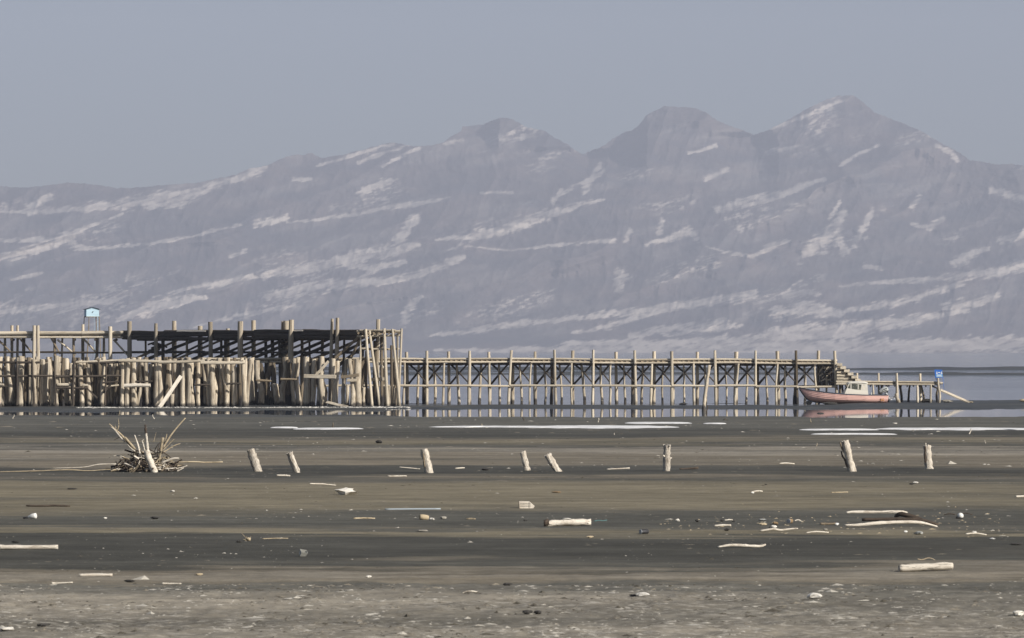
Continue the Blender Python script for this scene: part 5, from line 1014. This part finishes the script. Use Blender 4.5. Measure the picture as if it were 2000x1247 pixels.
for px, py, wd, hh, mt, lab, cat in ((740, 866, 13, 8, P_CLOD, 'black lump standing alone on the far mud, left of the stumps', 'lump'), (949, 919, 17, 5, P_CLOD, 'flat black lump between the thick stump and the close pair', 'lump'),
    (1590, 1169, 26, 15, P_ROCKW, 'big white blurry stone on the salty mud at lower right', 'stone'), (1254, 1165, 24, 10, P_ROCKW, 'white stone beside a dark streak in the salty mud', 'stone'), (1238, 1164, 16, 6, P_CLOD, 'dark clod touching the left of the salty mud stone', 'clod'),
    (1030, 1202, 20, 10, P_CLOD, 'left one of two black clods on the nearest mud', 'clod'), (1050, 1202, 15, 9, P_CLOD, 'right one of two black clods on the nearest mud', 'clod'), (992, 1144, 15, 7, P_CLOD, 'single dark clod above the salty mud, near the middle', 'clod'),
    (720, 1127, 10, 5, P_ROCKW, 'small white stone on the grey band below the tub', 'stone'), (253, 1139, 18, 6, P_CLOD, 'dark flat clod between two pale sticks at lower left', 'clod'), (389, 1123, 16, 5, P_TANB, 'flat tan stone right of the pinkish stick', 'stone'), (303, 1014, 18, 6, P_CLOD, 'dark clod right of the white jug', 'clod'),
    (205, 1014, 8, 4, P_ROCKW, 'small white stone between jug and dark clod', 'stone'), (30, 1060, 14, 5, P_CLOD, 'dark clod behind the long smooth log at the left', 'clod'), (1420, 1037, 11, 7, P_CLOD, 'small black lump in front of the short white stick', 'lump'), (1324, 1019, 9, 7, P_ROCKW, 'leftmost white pebble with dark side in the litter patch', 'stone'),
    (1362, 1020, 9, 6.5, P_CLOD, 'black lump with pale edge at left of the litter patch', 'lump'), (1490, 1026, 16, 6, P_TANB, 'flat tan lump in the litter patch', 'lump'), (1514, 1025, 13, 7, P_OCHRE, 'brown lump behind the white knob in the litter patch', 'lump'), (1511, 1032, 11, 8, P_ROCKW, 'white knob resting behind the wavy branch', 'stone'),
    (1505, 1033, 9, 6, P_CLOD, 'dark lump left of the white knob', 'lump'), (1489, 1017, 16, 5, P_CLOUDY, 'cloudy plastic scrap at the back of the litter patch', 'scrap'), (1635, 1026, 8, 6, P_PLASTIC, 'white cap at the end of the grey stick', 'cap'), (1769, 1040, 8, 5, P_PLASTIC, 'round white cap below the arched branch', 'cap'),
    (1795, 1044, 20, 8, P_CLOUDY, 'grey plastic scrap in front of the arched branch', 'scrap'), (1612, 1036, 9, 5, P_ROCKG, 'small grey stone above the thin front stick', 'stone'), (1410, 1019, 7, 5, P_CLOD, 'black bit at the left of a small pale stick', 'lump'), (1433, 1020, 7, 5, P_CLOD, 'black bit at the right of a small pale stick', 'lump'),
    (1903, 1042, 11, 6, P_ROCKW, 'white stone in front of the float', 'stone'), (1938, 1054, 10, 4, P_PLASTIC, 'flat white scrap right of the stone in front of the float', 'scrap'), (1985, 1065, 26, 5, P_CLOD, 'flat dark clod at the right edge', 'clod'), (1990, 1202, 22, 13, P_ROCKW, 'white stone at the right edge of the nearest mud', 'stone'),
    (1788, 945, 12, 5, P_ROCKW, 'white stone beside a dark lump behind the straight white pole', 'stone'), (1780, 947, 9, 4, P_CLOD, 'dark lump beside a white stone behind the straight white pole', 'lump'), (1106, 1014, 15, 3, P_ROCKW, 'flat white chip above the thick white log', 'stone'), (1026, 1018, 8, 4, P_CLOD, 'dark lump left of the thick white log', 'lump'),
    (1322, 1018, 0.1, 0.1, P_CLOD, None, None), (1153, 1051, 13, 5, P_TANB, 'tan stone on the band below the thick white log', 'stone'), (825, 1038, 24, 4, P_ROCKG, 'flat grey stones below the stubby cylinder', 'stone'), (1470, 964, 6, 4, P_PLASTIC, 'tiny white stone next to a pale stick far back', 'stone'),
    (140, 956, 16, 4, P_CLOD, 'flat dark clod on brown mud far behind the dark thin stick', 'clod'), (1087, 963, 16, 4, P_OCHRE, 'flat orange brown scrap behind the broken block', 'scrap'), (920, 1015, 18, 4, P_TANB, 'flat tan rubble left of the thick white log', 'stone'), (1918, 784, 0.1, 0.1, P_CLOD, None, None),
    (1940, 777, 0.1, 0.1, P_CLOD, None, None), (1670, 820, 0.1, 0.1, P_CLOD, None, None), (85, 1225, 26, 8, P_CLOD, 'dark green clod on the nearest mud at left', 'clod'), (15, 1230, 32, 9, P_ROCKW, 'pale salt lump in the nearest left corner', 'stone'), (337, 961, 10, 4, P_ROCKW, 'small pale stone left of the thin forked branch', 'stone')):
    if lab: rock(px, py, wd, hh, mt, lab, cat, cat, .32)
# far litter around the landing
for px, py, wd, hh, mt, lab, cat in ((1810, 787.5, 22, 9, P_CLOD, 'dark weed clump under the low landing', 'clump'), (1850, 788, 18, 7, P_ROCKG, 'mossy lump beside the foot of the sloping plank', 'lump'), (1935, 780, 13, 6, P_CLOD, 'dark lump on the mud bank right of the sloping plank', 'lump'),
    (1998, 788, 14, 7, P_TANB, 'tan block at the right edge of the mud bank', 'block'), (1896, 788, 9, 3, P_TANB, 'tan stone at the foot of the sloping plank', 'stone'), (1603, 806, 14, 6, P_CLOD, 'dark lump in the water before the boat', 'lump'), (1745, 811, 13, 4, P_CLOD, 'dark lump in the water right of the boat reflection', 'lump'), (1748, 828.5, 9, 3, P_ROCKW, 'small white stone on the mud before the boat', 'stone'),
    (1580, 788.5, 15, 10, P_ROCKG, 'pale stone propping the bow of the pink boat', 'stone'), (1620, 790, 30, 6, P_CLOD, 'dark mud clump under the boat keel', 'clump'), (1334, 789, 14, 5, P_CLOD, 'dark clump by a pier post near the leaning pole', 'clump'), (695, 792.5, 22, 12, P_PILE if False else P_TANB, 'tan boulder at the foot of the loose piles', 'boulder')):
    rock(px, py, wd, hh, mt, lab, cat, cat, .35)

# uncounted chips, shells and salt crumbs, one object each
def scatter(name, label, n, px_r, v_fn, size_fn, mt, seed, flat=.5, clump=0):
    rg = np.random.RandomState(seed); V = []; Fc = []
    k = 0
    px_ = rg.uniform(*px_r, n); py_ = v_fn(rg, n); Zs = F * H / (py_ - HY); xs_ = (px_ - 1000) / F * Zs
    if clump:
        pk = fbm(xs_ / clump, Zs / (clump * 2.2), seed + 500, 3) + rg.uniform(-.12, .12, n) > 0.06
        px_, py_, Zs, xs_ = px_[pk], py_[pk], Zs[pk], xs_[pk]; n = len(px_)
    zs_ = ground_z(xs_, Zs); sizes = size_fn(rg, n, py_) * Zs / F
    base = np.array([(1, 0, 0), (.3, 1, 0), (-.8, .6, 0), (-.8, -.7, 0), (.4, -1, 0), (0.1, .05, 1)], float)
    faces = np.array([(0, 1, 5), (1, 2, 5), (2, 3, 5), (3, 4, 5), (4, 0, 5)])
    for i in range(n):
        a = rg.uniform(0, 6.28); c, s = math.cos(a), math.sin(a); bb = base * (1 + .35 * rg.randn(6, 1)); q = sizes[i]
        el = rg.uniform(.9, 2.4)
        x = (bb[:, 0] * c - bb[:, 1] * s) * q * el; y = (bb[:, 0] * s + bb[:, 1] * c) * q; z = np.abs(bb[:, 2]) * q * flat
        V.append(np.stack([x + xs_[i], y + Zs[i], z + zs_[i] - .002], -1)); Fc.append(faces + 6 * i)
    o = put(name, mesh_of(name, np.concatenate(V).tolist(), np.concatenate(Fc).tolist(), mt)); return tag(o, label, kind='stuff')
def v_near(rg, n): return rg.uniform(1142, 1262, n)
def v_mid(rg, n): return np.where(rg.rand(n) < .45, rg.uniform(818, 935, n), rg.uniform(930, 1150, n))
scatter('salt_crumbs', 'white salt lumps scattered over the nearest mud', 7500, (-60, 2060), v_near, lambda rg, n, y: np.exp(rg.randn(n) * .6) * 1.8, P_SALT, 1, .34, 0.6)
scatter('mud_crumbs', 'dark mud lumps scattered over the nearest mud', 5200, (-60, 2060), v_near, lambda rg, n, y: np.exp(rg.randn(n) * .5) * 1.8, P_CLODB, 2, .5, 0.5)
scatter('grey_crumbs', 'grey brown mud lumps scattered over the nearest mud', 6000, (-60, 2060), v_near, lambda rg, n, y: np.exp(rg.randn(n) * .5) * 2.2, P_MUDG, 7, .4, 0.7)
scatter('pale_chips', 'tiny pale chips and shells strewn over the lake bed', 7000, (-100, 2100), v_mid, lambda rg, n, y: np.exp(rg.randn(n) * .6) * .7, P_SALT, 3, .5, 2.5)
scatter('dark_chips', 'tiny dark scraps strewn over the lake bed', 5000, (-100, 2100), v_mid, lambda rg, n, y: np.exp(rg.randn(n) * .55) * .9, P_CLODB, 4, .5, 2.0)
scatter('mud_ridges', 'low ridges of drying mud over the lake bed', 5000, (-100, 2100), v_mid, lambda rg, n, y: np.exp(rg.randn(n) * .6) * 1.8, P_MUDG, 8, .18, 3.0)
scatter('shore_litter', 'pale chips gathered along the litter patch at the right', 260, (1290, 1960), lambda rg, n: np.clip(rg.normal(1024, 12, n), 985, 1060), lambda rg, n, y: np.exp(rg.randn(n) * .5) * 1.3, P_TANB, 5, .5)
scatter('salt_rim', 'thin pale line of salt along the foot of the pile wall', 1500, (150, 800), lambda rg, n: rg.normal(796.2, .35, n), lambda rg, n, y: np.exp(rg.randn(n) * .4) * .9, P_ROCKW, 6, .5)
